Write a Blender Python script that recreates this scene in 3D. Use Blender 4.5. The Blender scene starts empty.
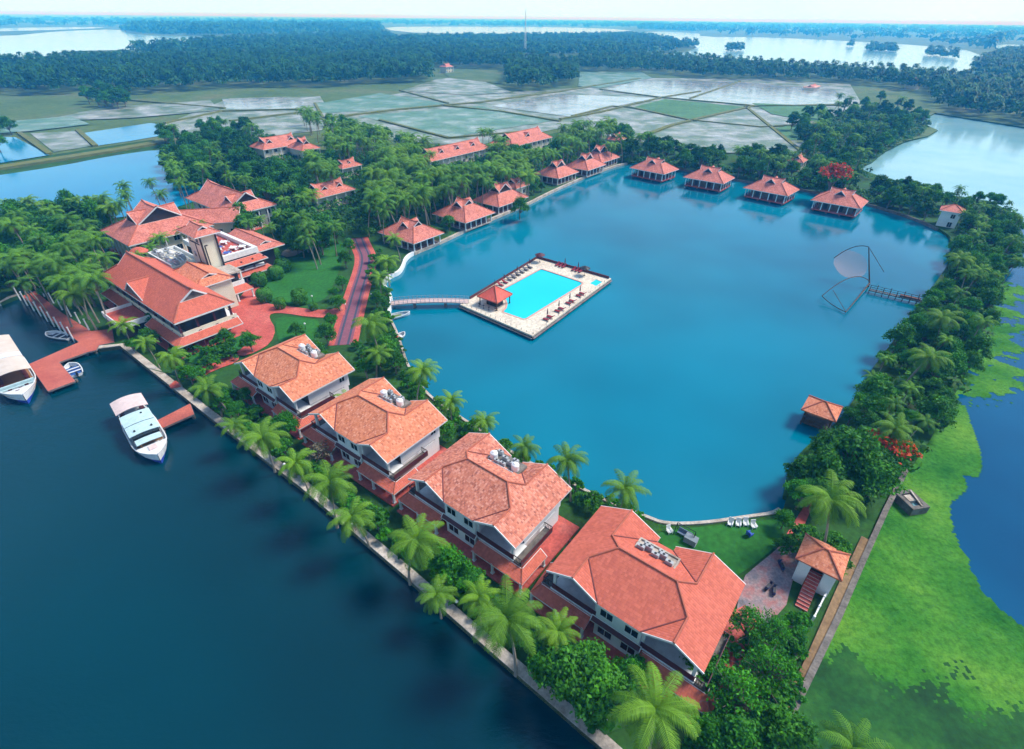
import bpy, math, random
import numpy as np
from mathutils import Vector, Matrix
from mathutils.geometry import tessellate_polygon

SC = bpy.context.scene
COL = SC.collection
R = math.radians

# ------------------------------------------------------------------ camera
F, CX, CY, H = 530.0, 512.0, 374.5, 60.0
PITCH = math.atan((CY - 18) / F)
ROLL = R(0.6)
_fw = np.array([0, math.cos(PITCH), -math.sin(PITCH)])
_r0 = np.array([1.0, 0, 0]); _u0 = np.cross(_r0, _fw)
_rt = math.cos(ROLL) * _r0 + math.sin(ROLL) * _u0
_up = -math.sin(ROLL) * _r0 + math.cos(ROLL) * _u0
cam_d = bpy.data.cameras.new('camera')
cam = bpy.data.objects.new('camera', cam_d); COL.objects.link(cam)
cam_d.sensor_width = 36; cam_d.lens = 36 * F / 1024
cam_d.clip_start = 0.5; cam_d.clip_end = 60000
_m = Matrix(((_rt[0], _up[0], -_fw[0], 0), (_rt[1], _up[1], -_fw[1], 0), (_rt[2], _up[2], -_fw[2], H), (0, 0, 0, 1)))
cam.matrix_world = _m
SC.camera = cam

# ------------------------------------------------------------------ sky, sun, exposure
SUN_EL, SUN_AZ = 52, 72          # azimuth clockwise from the viewing direction (+Y)
w = bpy.data.worlds.new('World'); SC.world = w; w.use_nodes = True
nt = w.node_tree
bg = nt.nodes['Background']
sky = nt.nodes.new('ShaderNodeTexSky'); sky.sky_type = 'NISHITA'; sky.sun_disc = False
sky.sun_elevation = R(SUN_EL); sky.sun_rotation = R(SUN_AZ)
sky.air_density = 1.0; sky.dust_density = 0.3; sky.ozone_density = 4.0
# thin high cloud over the blue: a pale veil, thickest near the horizon, with soft clumps
_tc = nt.nodes.new('ShaderNodeTexCoord'); _sp = nt.nodes.new('ShaderNodeSeparateXYZ'); nt.links.new(_tc.outputs['Generated'], _sp.inputs[0])
_mr = nt.nodes.new('ShaderNodeMapRange'); _mr.inputs['From Min'].default_value = 0.0; _mr.inputs['From Max'].default_value = .27; _mr.inputs['To Min'].default_value = .92; _mr.inputs['To Max'].default_value = .02
nt.links.new(_sp.outputs[2], _mr.inputs['Value'])
_nz = nt.nodes.new('ShaderNodeTexNoise'); _nz.inputs['Scale'].default_value = 2.2; _nz.inputs['Detail'].default_value = 4
_mp = nt.nodes.new('ShaderNodeMapping'); _mp.inputs['Scale'].default_value = (1, 1, 2.5); nt.links.new(_tc.outputs['Generated'], _mp.inputs[0]); nt.links.new(_mp.outputs[0], _nz.inputs['Vector'])
_nr = nt.nodes.new('ShaderNodeMapRange'); _nr.inputs['From Min'].default_value = .4; _nr.inputs['From Max'].default_value = .7; _nr.inputs['To Min'].default_value = -.06; _nr.inputs['To Max'].default_value = .26; nt.links.new(_nz.outputs[0], _nr.inputs['Value'])
_ad = nt.nodes.new('ShaderNodeMath'); _ad.operation = 'ADD'; _ad.use_clamp = True; nt.links.new(_mr.outputs[0], _ad.inputs[0]); nt.links.new(_nr.outputs[0], _ad.inputs[1])
_mx = nt.nodes.new('ShaderNodeMix'); _mx.data_type = 'RGBA'; nt.links.new(_ad.outputs[0], _mx.inputs[0]); nt.links.new(sky.outputs[0], _mx.inputs[6]); _mx.inputs[7].default_value = (4.5, 6.8, 8.1, 1)
nt.links.new(_mx.outputs[2], bg.inputs[0]); bg.inputs[1].default_value = 0.10
sl = bpy.data.lights.new('sun', 'SUN'); sl.energy = 2.5; sl.angle = R(18); sl.color = (1, .95, .88)
so = bpy.data.objects.new('sun', sl); COL.objects.link(so)
_d = Vector((math.sin(R(SUN_AZ)) * math.cos(R(SUN_EL)), math.cos(R(SUN_AZ)) * math.cos(R(SUN_EL)), math.sin(R(SUN_EL))))
so.rotation_euler = _d.to_track_quat('Z', 'Y').to_euler(); so.location = (60, 60, 300)
vs = SC.view_settings
SC.display_settings.display_device = 'sRGB'
vs.view_transform = 'Standard'; vs.look = 'None'; vs.exposure = 0.9; vs.gamma = 1; vs.use_curve_mapping = False
cy = SC.cycles
cy.max_bounces = 5; cy.diffuse_bounces = 2; cy.glossy_bounces = 3; cy.transmission_bounces = 2
cy.transparent_max_bounces = 6; cy.volume_bounces = 1
cy.caustics_reflective = False; cy.caustics_refractive = False
cy.use_adaptive_sampling = True; cy.adaptive_threshold = 0.02

# ------------------------------------------------------------------ helpers
LZ = 0.8                                        # height of the land above the water
RA = R(-38.2)                                   # bearing of the quay: every house of the resort is square to it
E1 = np.array([math.cos(RA), math.sin(RA)]); E2 = np.array([-E1[1], E1[0]])

def at(u, v, z=0.0):
    d = _fw + _rt * (u - CX) / F - _up * (v - CY) / F
    t = (z - H) / d[2]
    return Vector((d[0] * t, d[1] * t, z))

def px(p):
    q = np.array(p, float) - np.array([0, 0, H]); ww = q @ _fw
    return CX + F * (q @ _rt) / ww, CY - F * (q @ _up) / ww

def tag(o, label=None, cat=None, group=None, kind=None):
    if label: o['label'] = label
    if cat: o['category'] = cat
    if group: o['group'] = group
    if kind: o['kind'] = kind
    return o

def empty(name, loc, rz=0, parent=None):
    o = bpy.data.objects.new(name, None); COL.objects.link(o)
    o.location = loc; o.rotation_euler = (0, 0, rz); o.empty_display_size = .5
    if parent: o.parent = parent
    return o

class MB:
    """collects faces and links them as one mesh object"""
    def __init__(s): s.v = []; s.f = []; s.m = []
    def face(s, pts, m=0):
        b = len(s.v); s.v += [tuple(p) for p in pts]; s.f.append(tuple(range(b, b + len(pts)))); s.m.append(m)
    def mesh(s, vs_, fs, m=0):
        b = len(s.v); s.v += [tuple(p) for p in vs_]
        for f in fs: s.f.append(tuple(i + b for i in f)); s.m.append(m)
    def box(s, x0, x1, y0, y1, z0, z1, m=0):
        p = [(x0, y0, z0), (x1, y0, z0), (x1, y1, z0), (x0, y1, z0), (x0, y0, z1), (x1, y0, z1), (x1, y1, z1), (x0, y1, z1)]
        s.mesh(p, [(0, 3, 2, 1), (4, 5, 6, 7), (0, 1, 5, 4), (1, 2, 6, 5), (2, 3, 7, 6), (3, 0, 4, 7)], m)
    def bar(s, a, b, wd, h, m=0, up=(0, 0, 1)):
        a = Vector(a); b = Vector(b); d = (b - a).normalized(); u = Vector(up)
        if abs(d.dot(u)) > .98: u = Vector((1, 0, 0))
        sd = d.cross(u).normalized() * wd / 2; u2 = sd.cross(d).normalized() * h / 2
        p = [a - sd - u2, a + sd - u2, a + sd + u2, a - sd + u2, b - sd - u2, b + sd - u2, b + sd + u2, b - sd + u2]
        s.mesh(p, [(0, 1, 2, 3), (7, 6, 5, 4), (0, 4, 5, 1), (1, 5, 6, 2), (2, 6, 7, 3), (3, 7, 4, 0)], m)
    def tube(s, pts, r, n=6, m=0):
        pts = [Vector(p) for p in pts]
        if not hasattr(r, '__len__'): r = [r] * len(pts)
        vv = []; ff = []
        for i, p in enumerate(pts):
            d = (pts[min(i + 1, len(pts) - 1)] - pts[max(i - 1, 0)]).normalized()
            a = Vector((0, 0, 1)) if abs(d.z) < .9 else Vector((1, 0, 0))
            x = d.cross(a).normalized(); y = d.cross(x)
            for k in range(n):
                t = 2 * math.pi * k / n; vv.append(p + (x * math.cos(t) + y * math.sin(t)) * r[i])
        for i in range(len(pts) - 1):
            for k in range(n): ff.append((i * n + k, i * n + (k + 1) % n, (i + 1) * n + (k + 1) % n, (i + 1) * n + k))
        ff.append(tuple(range(n))[::-1]); ff.append(tuple(range((len(pts) - 1) * n, len(pts) * n)))
        s.mesh(vv, ff, m)
    def lathe(s, prof, cx=0, cy=0, n=12, m=0, sx=1, sy=1):
        vv = []; ff = []
        for r_, z in prof:
            for k in range(n):
                t = 2 * math.pi * k / n; vv.append((cx + r_ * sx * math.cos(t), cy + r_ * sy * math.sin(t), z))
        for i in range(len(prof) - 1):
            for k in range(n): ff.append((i * n + k, i * n + (k + 1) % n, (i + 1) * n + (k + 1) % n, (i + 1) * n + k))
        ff.append(tuple(range(n))[::-1]); ff.append(tuple(range((len(prof) - 1) * n, len(prof) * n)))
        s.mesh(vv, ff, m)
    def prism(s, poly, z0, z1, m=0, holes=()):
        """poly (list of (x, y)) with holes, extruded"""
        loops = [list(poly)] + [list(h) for h in holes]
        flat = [p for l in loops for p in l]
        tris = tessellate_polygon([[Vector((p[0], p[1], 0)) for p in l] for l in loops])
        for t in tris:
            a, b, c = [flat[i] for i in t]
            if (b[0] - a[0]) * (c[1] - a[1]) - (b[1] - a[1]) * (c[0] - a[0]) < 0: b, c = c, b
            s.face([(q[0], q[1], z1) for q in (a, b, c)], m)
        if z0 is not None:
            for li, l in enumerate(loops):
                ar = sum(l[i - 1][0] * l[i][1] - l[i][0] * l[i - 1][1] for i in range(len(l)))
                if (ar < 0) != (li > 0): l = l[::-1]
                for i in range(len(l)):
                    p, q = l[i - 1], l[i]
                    s.face([(p[0], p[1], z0), (q[0], q[1], z0), (q[0], q[1], z1), (p[0], p[1], z1)], m)
    def build(s, name, mats, parent=None, smooth=False, loc=None, rz=0):
        me = bpy.data.meshes.new(name); me.from_pydata(s.v, [], s.f)
        for mm in (mats if isinstance(mats, (list, tuple)) else [mats]): me.materials.append(mm)
        if len(me.materials) > 1: me.polygons.foreach_set('material_index', s.m)
        if smooth: me.polygons.foreach_set('use_smooth', [True] * len(s.f))
        slope_uv(me)
        me.validate(); me.update()
        o = bpy.data.objects.new(name, me); COL.objects.link(o)
        if parent: o.parent = parent
        if loc is not None: o.location = loc
        o.rotation_euler = (0, 0, rz)
        return o

def slope_uv(me):
    """UV in metres: u along the contour of each face, v up its slope"""
    uv = me.uv_layers.new(name='UVMap').data
    co = np.empty(len(me.vertices) * 3); me.vertices.foreach_get('co', co); co = co.reshape(-1, 3)
    nf = len(me.polygons)
    nn = np.empty(nf * 3); me.polygons.foreach_get('normal', nn); nn = nn.reshape(-1, 3)
    ls = np.empty(nf, int); me.polygons.foreach_get('loop_total', ls)
    li = np.empty(len(me.loops), int); me.loops.foreach_get('vertex_index', li)
    pf = np.repeat(np.arange(nf), ls)
    t = np.stack([-nn[:, 1], nn[:, 0], np.zeros(nf)], 1); ln = np.linalg.norm(t, axis=1)
    flat = ln < 1e-3
    t[flat] = (1, 0, 0); ln[flat] = 1; t /= ln[:, None]
    b = np.cross(nn, t)
    P = co[li]
    U = np.stack([(P * t[pf]).sum(1), (P * b[pf]).sum(1)], 1)
    uv.foreach_set('uv', U.ravel())

def np_mesh(name, V, Fq, mats, mi=None, uv=None):
    """mesh from numpy: V (n,3), Fq (m,k) faces of one size"""
    me = bpy.data.meshes.new(name); k = Fq.shape[1]
    me.vertices.add(len(V)); me.vertices.foreach_set('co', np.asarray(V, np.float32).ravel())
    me.loops.add(Fq.size); me.loops.foreach_set('vertex_index', Fq.ravel().astype(np.int32))
    me.polygons.add(len(Fq)); me.polygons.foreach_set('loop_start', np.arange(0, Fq.size, k, dtype=np.int32))
    for m_ in mats: me.materials.append(m_)
    if mi is not None: me.polygons.foreach_set('material_index', np.asarray(mi, np.int32))
    if uv is not None:
        l = me.uv_layers.new(name='UVMap'); l.data.foreach_set('uv', np.asarray(uv, np.float32).ravel())
    me.update(calc_edges=True)
    return me

def link(name, me, parent=None, loc=(0, 0, 0)):
    o = bpy.data.objects.new(name, me); COL.objects.link(o); o.location = loc
    if parent: o.parent = parent
    return o

def chaikin(p, n=2, closed=True):
    p = [np.array(q, float) for q in p]
    for _ in range(n):
        q = []
        L = len(p)
        for i in range(L if closed else L - 1):
            a, b = p[i], p[(i + 1) % L]; q += [a * .75 + b * .25, a * .25 + b * .75]
        if not closed: q = [p[0]] + q + [p[-1]]
        p = q
    return [tuple(x) for x in p]

def ragged(p, step, amp, rng, closed=True):
    out = []
    L = len(p)
    for i in range(L if closed else L - 1):
        a = np.array(p[i]); b = np.array(p[(i + 1) % L]); d = b - a; l = np.linalg.norm(d)
        n = max(1, int(l / step)); nr = np.array([-d[1], d[0]]) / max(l, 1e-6)
        for k in range(n): out.append(tuple(a + d * k / n + nr * rng.uniform(-amp, amp) * (1 if k else .4)))
    return out

def wpoly(pp, z): return [tuple(at(u, v, z)[:2]) for u, v in pp]

def inside(x, y, poly):
    c = False; j = len(poly) - 1
    for i in range(len(poly)):
        if (poly[i][1] > y) != (poly[j][1] > y) and x < (poly[j][0] - poly[i][0]) * (y - poly[i][1]) / (poly[j][1] - poly[i][1]) + poly[i][0]: c = not c
        j = i
    return c

def ribbon(path, wd, z0, z1, side=0):
    """a strip of constant width along a path, as a closed solid; side 0 centred, +-1 to one side"""
    p = [np.array(q[:2], float) for q in path]; l = []; r = []
    for i in range(len(p)):
        d = p[min(i + 1, len(p) - 1)] - p[max(i - 1, 0)]; d /= np.linalg.norm(d); n = np.array([-d[1], d[0]])
        l.append(p[i] + n * wd * (.5 + side / 2)); r.append(p[i] - n * wd * (.5 - side / 2))
    b = MB()
    for i in range(len(p) - 1):
        L0, L1, R0, R1 = l[i], l[i + 1], r[i], r[i + 1]
        b.face([(*R0, z1), (*R1, z1), (*L1, z1), (*L0, z1)])
        b.face([(*R0, z0), (*R1, z0), (*R1, z1), (*R0, z1)]); b.face([(*L1, z0), (*L0, z0), (*L0, z1), (*L1, z1)])
    for a, c in ((l[0], r[0]), (r[-1], l[-1])): b.face([(*a, z0), (*c, z0), (*c, z1), (*a, z1)])
    return b

def structure(name, b, mat, label=None): return tag(b.build(name, mat), kind='structure')

# ------------------------------------------------------------------ materials
def newmat(name):
    m = bpy.data.materials.new(name); m.use_nodes = True
    n = m.node_tree.nodes; return m, m.node_tree, n['Principled BSDF']

def nd(t, typ, **kw):
    n = t.nodes.new(typ)
    for k, v in kw.items(): setattr(n, k, v)
    return n

def ramp(t, cols):
    r = t.nodes.new('ShaderNodeValToRGB'); e = r.color_ramp.elements
    e[0].position, e[0].color = cols[0][0], (*cols[0][1], 1); e[1].position, e[1].color = cols[-1][0], (*cols[-1][1], 1)
    for p, c in cols[1:-1]: x = e.new(p); x.color = (*c, 1)
    return r

def noise(t, scale, detail=4, coord='Object', rough=.6, stretch=None):
    tc = t.nodes.new('ShaderNodeTexCoord'); n = t.nodes.new('ShaderNodeTexNoise')
    n.inputs['Scale'].default_value = scale; n.inputs['Detail'].default_value = detail; n.inputs['Roughness'].default_value = rough
    if stretch:
        mp = t.nodes.new('ShaderNodeMapping'); mp.inputs['Scale'].default_value = stretch
        t.links.new(tc.outputs[coord], mp.inputs[0]); t.links.new(mp.outputs[0], n.inputs['Vector'])
    else: t.links.new(tc.outputs[coord], n.inputs['Vector'])
    return n

def mixc(t, fac, a, b, typ='MIX'):
    m = t.nodes.new('ShaderNodeMix'); m.data_type = 'RGBA'; m.blend_type = typ
    for s, val in ((m.inputs[0], fac), (m.inputs[6], a), (m.inputs[7], b)):
        if hasattr(val, 'is_linked'): t.links.new(val, s)
        elif isinstance(val, (int, float)): s.default_value = val
        else: s.default_value = (*val, 1)
    return m.outputs[2]

def surf(name, cols, scale=.5, rough=.8, bump=0, bscale=None, fine=None, coord='Object', spec=.3, stretch=None):
    """a surface with noise between the colours of a ramp, a finer second noise and some bump"""
    m, t, p = newmat(name)
    n = noise(t, scale, 5, coord, stretch=stretch); r = ramp(t, cols); t.links.new(n.outputs[0], r.inputs[0])
    c = r.outputs[0]
    if fine:
        n2 = noise(t, fine, 3, coord); r2 = ramp(t, [(.3, (.72, .72, .72)), (.7, (1.2, 1.2, 1.2))]); t.links.new(n2.outputs[0], r2.inputs[0])
        c = mixc(t, 1.0, c, r2.outputs[0], 'MULTIPLY')
    t.links.new(c, p.inputs['Base Color'])
    p.inputs['Roughness'].default_value = rough; p.inputs['Specular IOR Level'].default_value = spec
    if bump:
        nb = noise(t, bscale or scale * 6, 4, coord); bp = t.nodes.new('ShaderNodeBump'); bp.inputs['Strength'].default_value = bump; bp.inputs['Distance'].default_value = .1
        t.links.new(nb.outputs[0], bp.inputs['Height']); t.links.new(bp.outputs[0], p.inputs['Normal'])
    return m

def plain(name, c, rough=.6, var=.12, spec=.3, metal=0, scale=1.5):
    a = tuple(x * (1 - var) for x in c); b = tuple(min(1, x * (1 + var)) for x in c)
    m = surf(name, [(.3, a), (.7, b)], scale, rough, spec=spec)
    m.node_tree.nodes['Principled BSDF'].inputs['Metallic'].default_value = metal
    return m

def tile_mat(name, cols, tw=.3, th=.36, patch=((.35, (.82, .8, .8)), (.65, (1.12, 1.12, 1.12))), bump=.6):
    """clay roof tiles: one random tone per tile, courses as bump, large weather patches"""
    m, t, p = newmat(name)
    tc = nd(t, 'ShaderNodeTexCoord'); mp = nd(t, 'ShaderNodeMapping'); mp.inputs['Scale'].default_value = (1 / tw, 1 / th, 1)
    t.links.new(tc.outputs['UV'], mp.inputs[0])
    fl = nd(t, 'ShaderNodeVectorMath', operation='FLOOR'); t.links.new(mp.outputs[0], fl.inputs[0])
    wn = nd(t, 'ShaderNodeTexWhiteNoise', noise_dimensions='2D'); t.links.new(fl.outputs[0], wn.inputs['Vector'])
    r = ramp(t, cols); t.links.new(wn.outputs['Value'], r.inputs[0])
    n = noise(t, .35, 6, 'Object', .65); r2 = ramp(t, list(patch)); t.links.new(n.outputs[0], r2.inputs[0])
    c = mixc(t, 1.0, r.outputs[0], r2.outputs[0], 'MULTIPLY')
    t.links.new(c, p.inputs['Base Color']); p.inputs['Roughness'].default_value = .75; p.inputs['Specular IOR Level'].default_value = .25
    fr = nd(t, 'ShaderNodeVectorMath', operation='FRACTION'); t.links.new(mp.outputs[0], fr.inputs[0])
    sx = nd(t, 'ShaderNodeSeparateXYZ'); t.links.new(fr.outputs[0], sx.inputs[0])
    a = nd(t, 'ShaderNodeMath', operation='PINGPONG'); a.inputs[1].default_value = .5; t.links.new(sx.outputs[0], a.inputs[0])
    s2 = nd(t, 'ShaderNodeMath', operation='SUBTRACT'); t.links.new(a.outputs[0], s2.inputs[0]); t.links.new(sx.outputs[1], s2.inputs[1])
    bp = nd(t, 'ShaderNodeBump'); bp.inputs['Strength'].default_value = bump; bp.inputs['Distance'].default_value = .06
    t.links.new(s2.outputs[0], bp.inputs['Height']); t.links.new(bp.outputs[0], p.inputs['Normal'])
    return m

def water_mat(name, c, c2, rough=.06, wave=.05, wscale=.8, nscale=.02, ior=1.33):
    m, t, p = newmat(name)
    n = noise(t, nscale, 3); r = ramp(t, [(.35, c), (.65, c2)]); t.links.new(n.outputs[0], r.inputs[0])
    t.links.new(r.outputs[0], p.inputs['Base Color']); p.inputs['Roughness'].default_value = rough; p.inputs['IOR'].default_value = ior
    nb = noise(t, wscale, 5, rough=.7, stretch=(.55, 1.3, 1)); bp = nd(t, 'ShaderNodeBump'); bp.inputs['Strength'].default_value = wave; bp.inputs['Distance'].default_value = .3
    t.links.new(nb.outputs[0], bp.inputs['Height']); t.links.new(bp.outputs[0], p.inputs['Normal'])
    return m

def leaf_mat(name, c0, c1, tr=.25, var=.35):
    """leaves: tone from dark to light per clump (stored in the UV), a random shift per tree, light passing through"""
    m, t, p = newmat(name)
    tc = nd(t, 'ShaderNodeTexCoord'); sx = nd(t, 'ShaderNodeSeparateXYZ'); t.links.new(tc.outputs['UV'], sx.inputs[0])
    r = ramp(t, [(0, c0), (1, c1)]); t.links.new(sx.outputs[0], r.inputs[0])
    oi = nd(t, 'ShaderNodeObjectInfo'); r2 = ramp(t, [(0, (1 - var, 1 - var * .8, 1 - var * .5)), (1, (1 + var, 1 + var * .7, 1))]); t.links.new(oi.outputs['Random'], r2.inputs[0])
    c = mixc(t, 1.0, r.outputs[0], r2.outputs[0], 'MULTIPLY')
    t.links.new(c, p.inputs['Base Color']); p.inputs['Roughness'].default_value = .6; p.inputs['Specular IOR Level'].default_value = .2
    tl = nd(t, 'ShaderNodeBsdfTranslucent'); t.links.new(c, tl.inputs[0])
    mx = nd(t, 'ShaderNodeMixShader'); mx.inputs[0].default_value = tr
    t.links.new(p.outputs[0], mx.inputs[1]); t.links.new(tl.outputs[0], mx.inputs[2])
    t.links.new(mx.outputs[0], t.nodes['Material Output'].inputs[0])
    return m

M = {}
M['tile_old'] = tile_mat('weathered_orange_tiles', [(0, (.46, .13, .07)), (.15, (.60, .19, .095)), (.6, (.68, .23, .12)), (.92, (.73, .28, .16)), (1, (.76, .36, .24))], .24, .3, patch=((.3, (.86, .83, .84)), (.5, (1, 1, 1)), (.72, (1.08, 1.1, 1.08))))
M['tile_mott'] = tile_mat('speckled_pink_tiles', [(0, (.38, .12, .085)), (.25, (.58, .185, .115)), (.65, (.66, .23, .145)), (1, (.74, .32, .23))], .24, .3, patch=((.3, (.74, .70, .72)), (.5, (.98, .97, .97)), (.7, (1.1, 1.12, 1.1))))
M['tile_new'] = tile_mat('fresh_red_tiles', [(0, (.52, .120, .075)), (.5, (.59, .140, .088)), (1, (.65, .165, .105))], patch=((.3, (.93, .93, .93)), (.7, (1.05, 1.05, 1.05))), bump=.8)
M['tile_far'] = tile_mat('pink_red_tiles', [(0, (.48, .14, .10)), (.5, (.62, .20, .145)), (1, (.70, .26, .20))])
M['ridge'] = plain('ridge_tile_clay', (.46, .13, .08), .8)
M['valley'] = plain('valley_dark_clay', (.2, .06, .055), .8)
M['white'] = surf('white_plaster', [(.3, (.70, .74, .76)), (.6, (.80, .81, .80)), (.8, (.74, .73, .68))], .6, .85, bump=.1, bscale=8)
M['cream'] = surf('cream_plaster', [(.3, (.72, .66, .50)), (.7, (.80, .75, .60))], .5, .85)
M['trim'] = plain('white_painted_trim', (.78, .79, .78), .5)
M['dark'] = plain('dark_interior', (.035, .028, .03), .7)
M['rail'] = plain('maroon_railing', (.10, .025, .03), .5)
M['railb'] = plain('black_railing', (.03, .03, .035), .4)
M['glass'] = plain('dark_window_glass', (.015, .02, .025), .08, spec=.6)
M['redpave'] = surf('red_paving', [(.25, (.42, .075, .06)), (.5, (.56, .11, .085)), (.75, (.62, .17, .13))], .25, .85, bump=.15, bscale=6, fine=2.5)
M['deck'] = surf('red_jetty_deck', [(.3, (.45, .10, .075)), (.7, (.58, .16, .11))], .5, .7, fine=4)
M['greypave'] = surf('grey_pink_paving', [(.35, (.16, .15, .17)), (.5, (.30, .22, .22)), (.65, (.38, .14, .13))], .45, .85, fine=3)
M['coping'] = surf('pale_stone_coping', [(.3, (.30, .25, .20)), (.5, (.50, .43, .36)), (.75, (.60, .55, .50))], .5, .9, bump=.3, fine=3)
M['stone'] = surf('grey_stone', [(.3, (.10, .09, .08)), (.55, (.19, .17, .15)), (.75, (.26, .23, .20))], .8, .9, bump=.4, fine=3)
M['bank'] = surf('earth_and_grass', [(.25, (.045, .05, .018)), (.4, (.022, .075, .012)), (.62, (.028, .11, .014)), (.8, (.05, .15, .02))], .16, .95, bump=.5, bscale=3, fine=1.7)
M['lawn'] = surf('mown_lawn', [(.3, (.016, .125, .014)), (.7, (.03, .17, .02))], .12, .95, bump=.3, bscale=8, fine=1.2)
M['sand'] = surf('sandy_earth', [(.3, (.30, .22, .15)), (.7, (.42, .34, .26))], .4, .95, fine=2)
M['pathdirt'] = surf('brown_dirt_path', [(.3, (.20, .12, .06)), (.7, (.32, .21, .11))], .4, .95, fine=2)
M['wood'] = surf('dark_wood', [(.3, (.06, .04, .03)), (.7, (.14, .09, .06))], 1.5, .8)
M['bark'] = surf('grey_bark', [(.3, (.14, .11, .085)), (.7, (.28, .24, .19))], 2.5, .9, bump=.4)
M['palmbark'] = surf('palm_bark', [(.3, (.20, .17, .13)), (.7, (.36, .31, .25))], 3, .9, stretch=(1, 1, .3))
# ------------------------------------------------------------------ land, water, fields
rg = random.Random(4)
M['channel'] = water_mat('channel_water', (.0, .024, .036), (.0, .042, .060), .05, .22, .7, .012, 1.4)
M['lagoonw'] = water_mat('lagoon_water', (.0, .115, .185), (.0, .215, .32), .04, .08, .7, .011, 1.44)
M['pondw'] = water_mat('pond_water', (.0, .22, .42), (.0, .26, .46), .1, .06)
M['lakew'] = water_mat('sky_tinted_lake_water', (.20, .44, .50), (.30, .52, .56), .12, .06, .3)  # pale base colour paints in the bright sky mirrored by the lakes
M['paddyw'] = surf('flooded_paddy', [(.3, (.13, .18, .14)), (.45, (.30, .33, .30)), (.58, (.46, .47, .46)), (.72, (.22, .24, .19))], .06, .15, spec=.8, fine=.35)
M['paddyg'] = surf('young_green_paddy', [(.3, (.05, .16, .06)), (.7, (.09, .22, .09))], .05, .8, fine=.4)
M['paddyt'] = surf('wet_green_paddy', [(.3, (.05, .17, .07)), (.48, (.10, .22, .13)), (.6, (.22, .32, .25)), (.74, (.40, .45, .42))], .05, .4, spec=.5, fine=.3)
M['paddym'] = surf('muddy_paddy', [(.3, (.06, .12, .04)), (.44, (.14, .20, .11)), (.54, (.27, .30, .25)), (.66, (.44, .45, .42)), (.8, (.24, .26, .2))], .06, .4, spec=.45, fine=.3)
M['plain'] = surf('olive_field_grass', [(.3, (.05, .10, .025)), (.5, (.085, .15, .04)), (.7, (.14, .16, .075))], .02, .9, fine=.3)
M['bund'] = surf('grass_bund', [(.3, (.10, .13, .03)), (.7, (.18, .19, .06))], .3, .9)

def disc(r, z, n=96): return [(r * math.cos(2 * math.pi * k / n), r * math.sin(2 * math.pi * k / n)) for k in range(n)]

b = MB(); b.face([(x, y, 0) for x, y in disc(22000, 0)]); structure('water', b, M['channel'])

QUAY = [(98, 349), (120, 346), (200, 410), (300, 487), (400, 572), (500, 660), (600, 747), (700, 838)]
LAGOON = [(391, 300), (386, 290), (381, 283), (389, 275), (398, 272), (402, 265), (404, 258), (412, 252), (440, 241), (465, 229), (500, 214), (525, 204), (548, 192), (575, 180), (600, 170), (622, 163),
          (650, 160), (690, 171), (740, 180), (800, 188), (860, 201), (905, 214), (938, 227), (955, 240), (952, 262), (940, 280), (925, 300), (910, 320), (896, 342), (874, 370), (858, 400), (836, 428),
          (808, 448), (792, 470), (788, 495), (782, 514), (745, 519), (705, 525), (665, 526), (645, 518), (618, 508), (592, 496), (566, 482), (540, 470), (512, 455), (480, 432), (448, 411), (424, 394), (406, 366), (400, 345), (394, 328), (386, 314)]
OUT_R = [(935, 113), (918, 122), (938, 130), (928, 136), (905, 141), (885, 151), (872, 162), (858, 168), (880, 176), (910, 186), (950, 195), (990, 201), (1016, 214), (1016, 245), (1000, 290), (984, 330), (970, 365), (952, 400), (930, 440), (908, 472), (888, 512), (840, 622), (797, 712), (770, 770), (740, 838)]
outer = wpoly([(-330, 345), (-60, 306), (0, 303), (20, 295), (50, 321)] + QUAY, LZ)
right = wpoly(OUT_R, LZ)[::-1]
lag = chaikin(wpoly(LAGOON, LZ), 2)
outer = outer + right + [tuple(at(1024, 127, LZ)[:2]), tuple(at(1200, 150, LZ)[:2]), tuple(at(1500, 150, LZ)[:2]), (20000, 1500), (20000, 3000), (9000, 19000), (0, 21000), (-9000, 19000), (-20000, 3000), (-20000, 200), (-1200, 120)]
b = MB(); b.prism(outer, -1.5, LZ, holes=[lag]); structure('ground', b, M['bank'])
b = MB(); b.prism([(x, y) for x, y in chaikin(wpoly([(u + (3 if u > 600 else -3), v + (4 if v > 400 else -2)) for u, v in LAGOON], LZ), 1)], None, .03); structure('lagoon', b, M['lagoonw'])

# the open fields beyond the resort lie on their own sheet of olive grass
FIELD = [(-260, 190), (0, 163), (150, 140), (250, 150), (330, 150), (420, 160), (470, 150), (560, 132), (640, 145), (700, 152), (800, 158), (850, 165), (885, 151), (905, 141), (928, 136), (938, 130), (918, 122), (935, 113), (1024, 127), (1200, 150), (1300, 120), (1500, 40), (1500, 31), (1024, 25), (512, 19), (0, 14), (-600, 8), (-600, 120)]
b = MB(); b.prism(wpoly(FIELD, LZ + .1), None, LZ + .1); structure('field_ground', b, M['plain'])

_sn = [0]
def sheet(name, pp, z, mat, smooth=0, rag=None, kind='structure'):
    _sn[0] += 1 if z > .5 else 0; z += 0 if z < .5 else _sn[0] * (.02 if pp[0][1] < 160 else .004)
    p = wpoly(pp, z)
    if smooth: p = chaikin(p, smooth)
    if rag: p = ragged(p, rag[0], rag[1], rg)
    b = MB(); b.prism(p, None, z); o = b.build(name, mat); tag(o, kind=kind); return o

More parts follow.
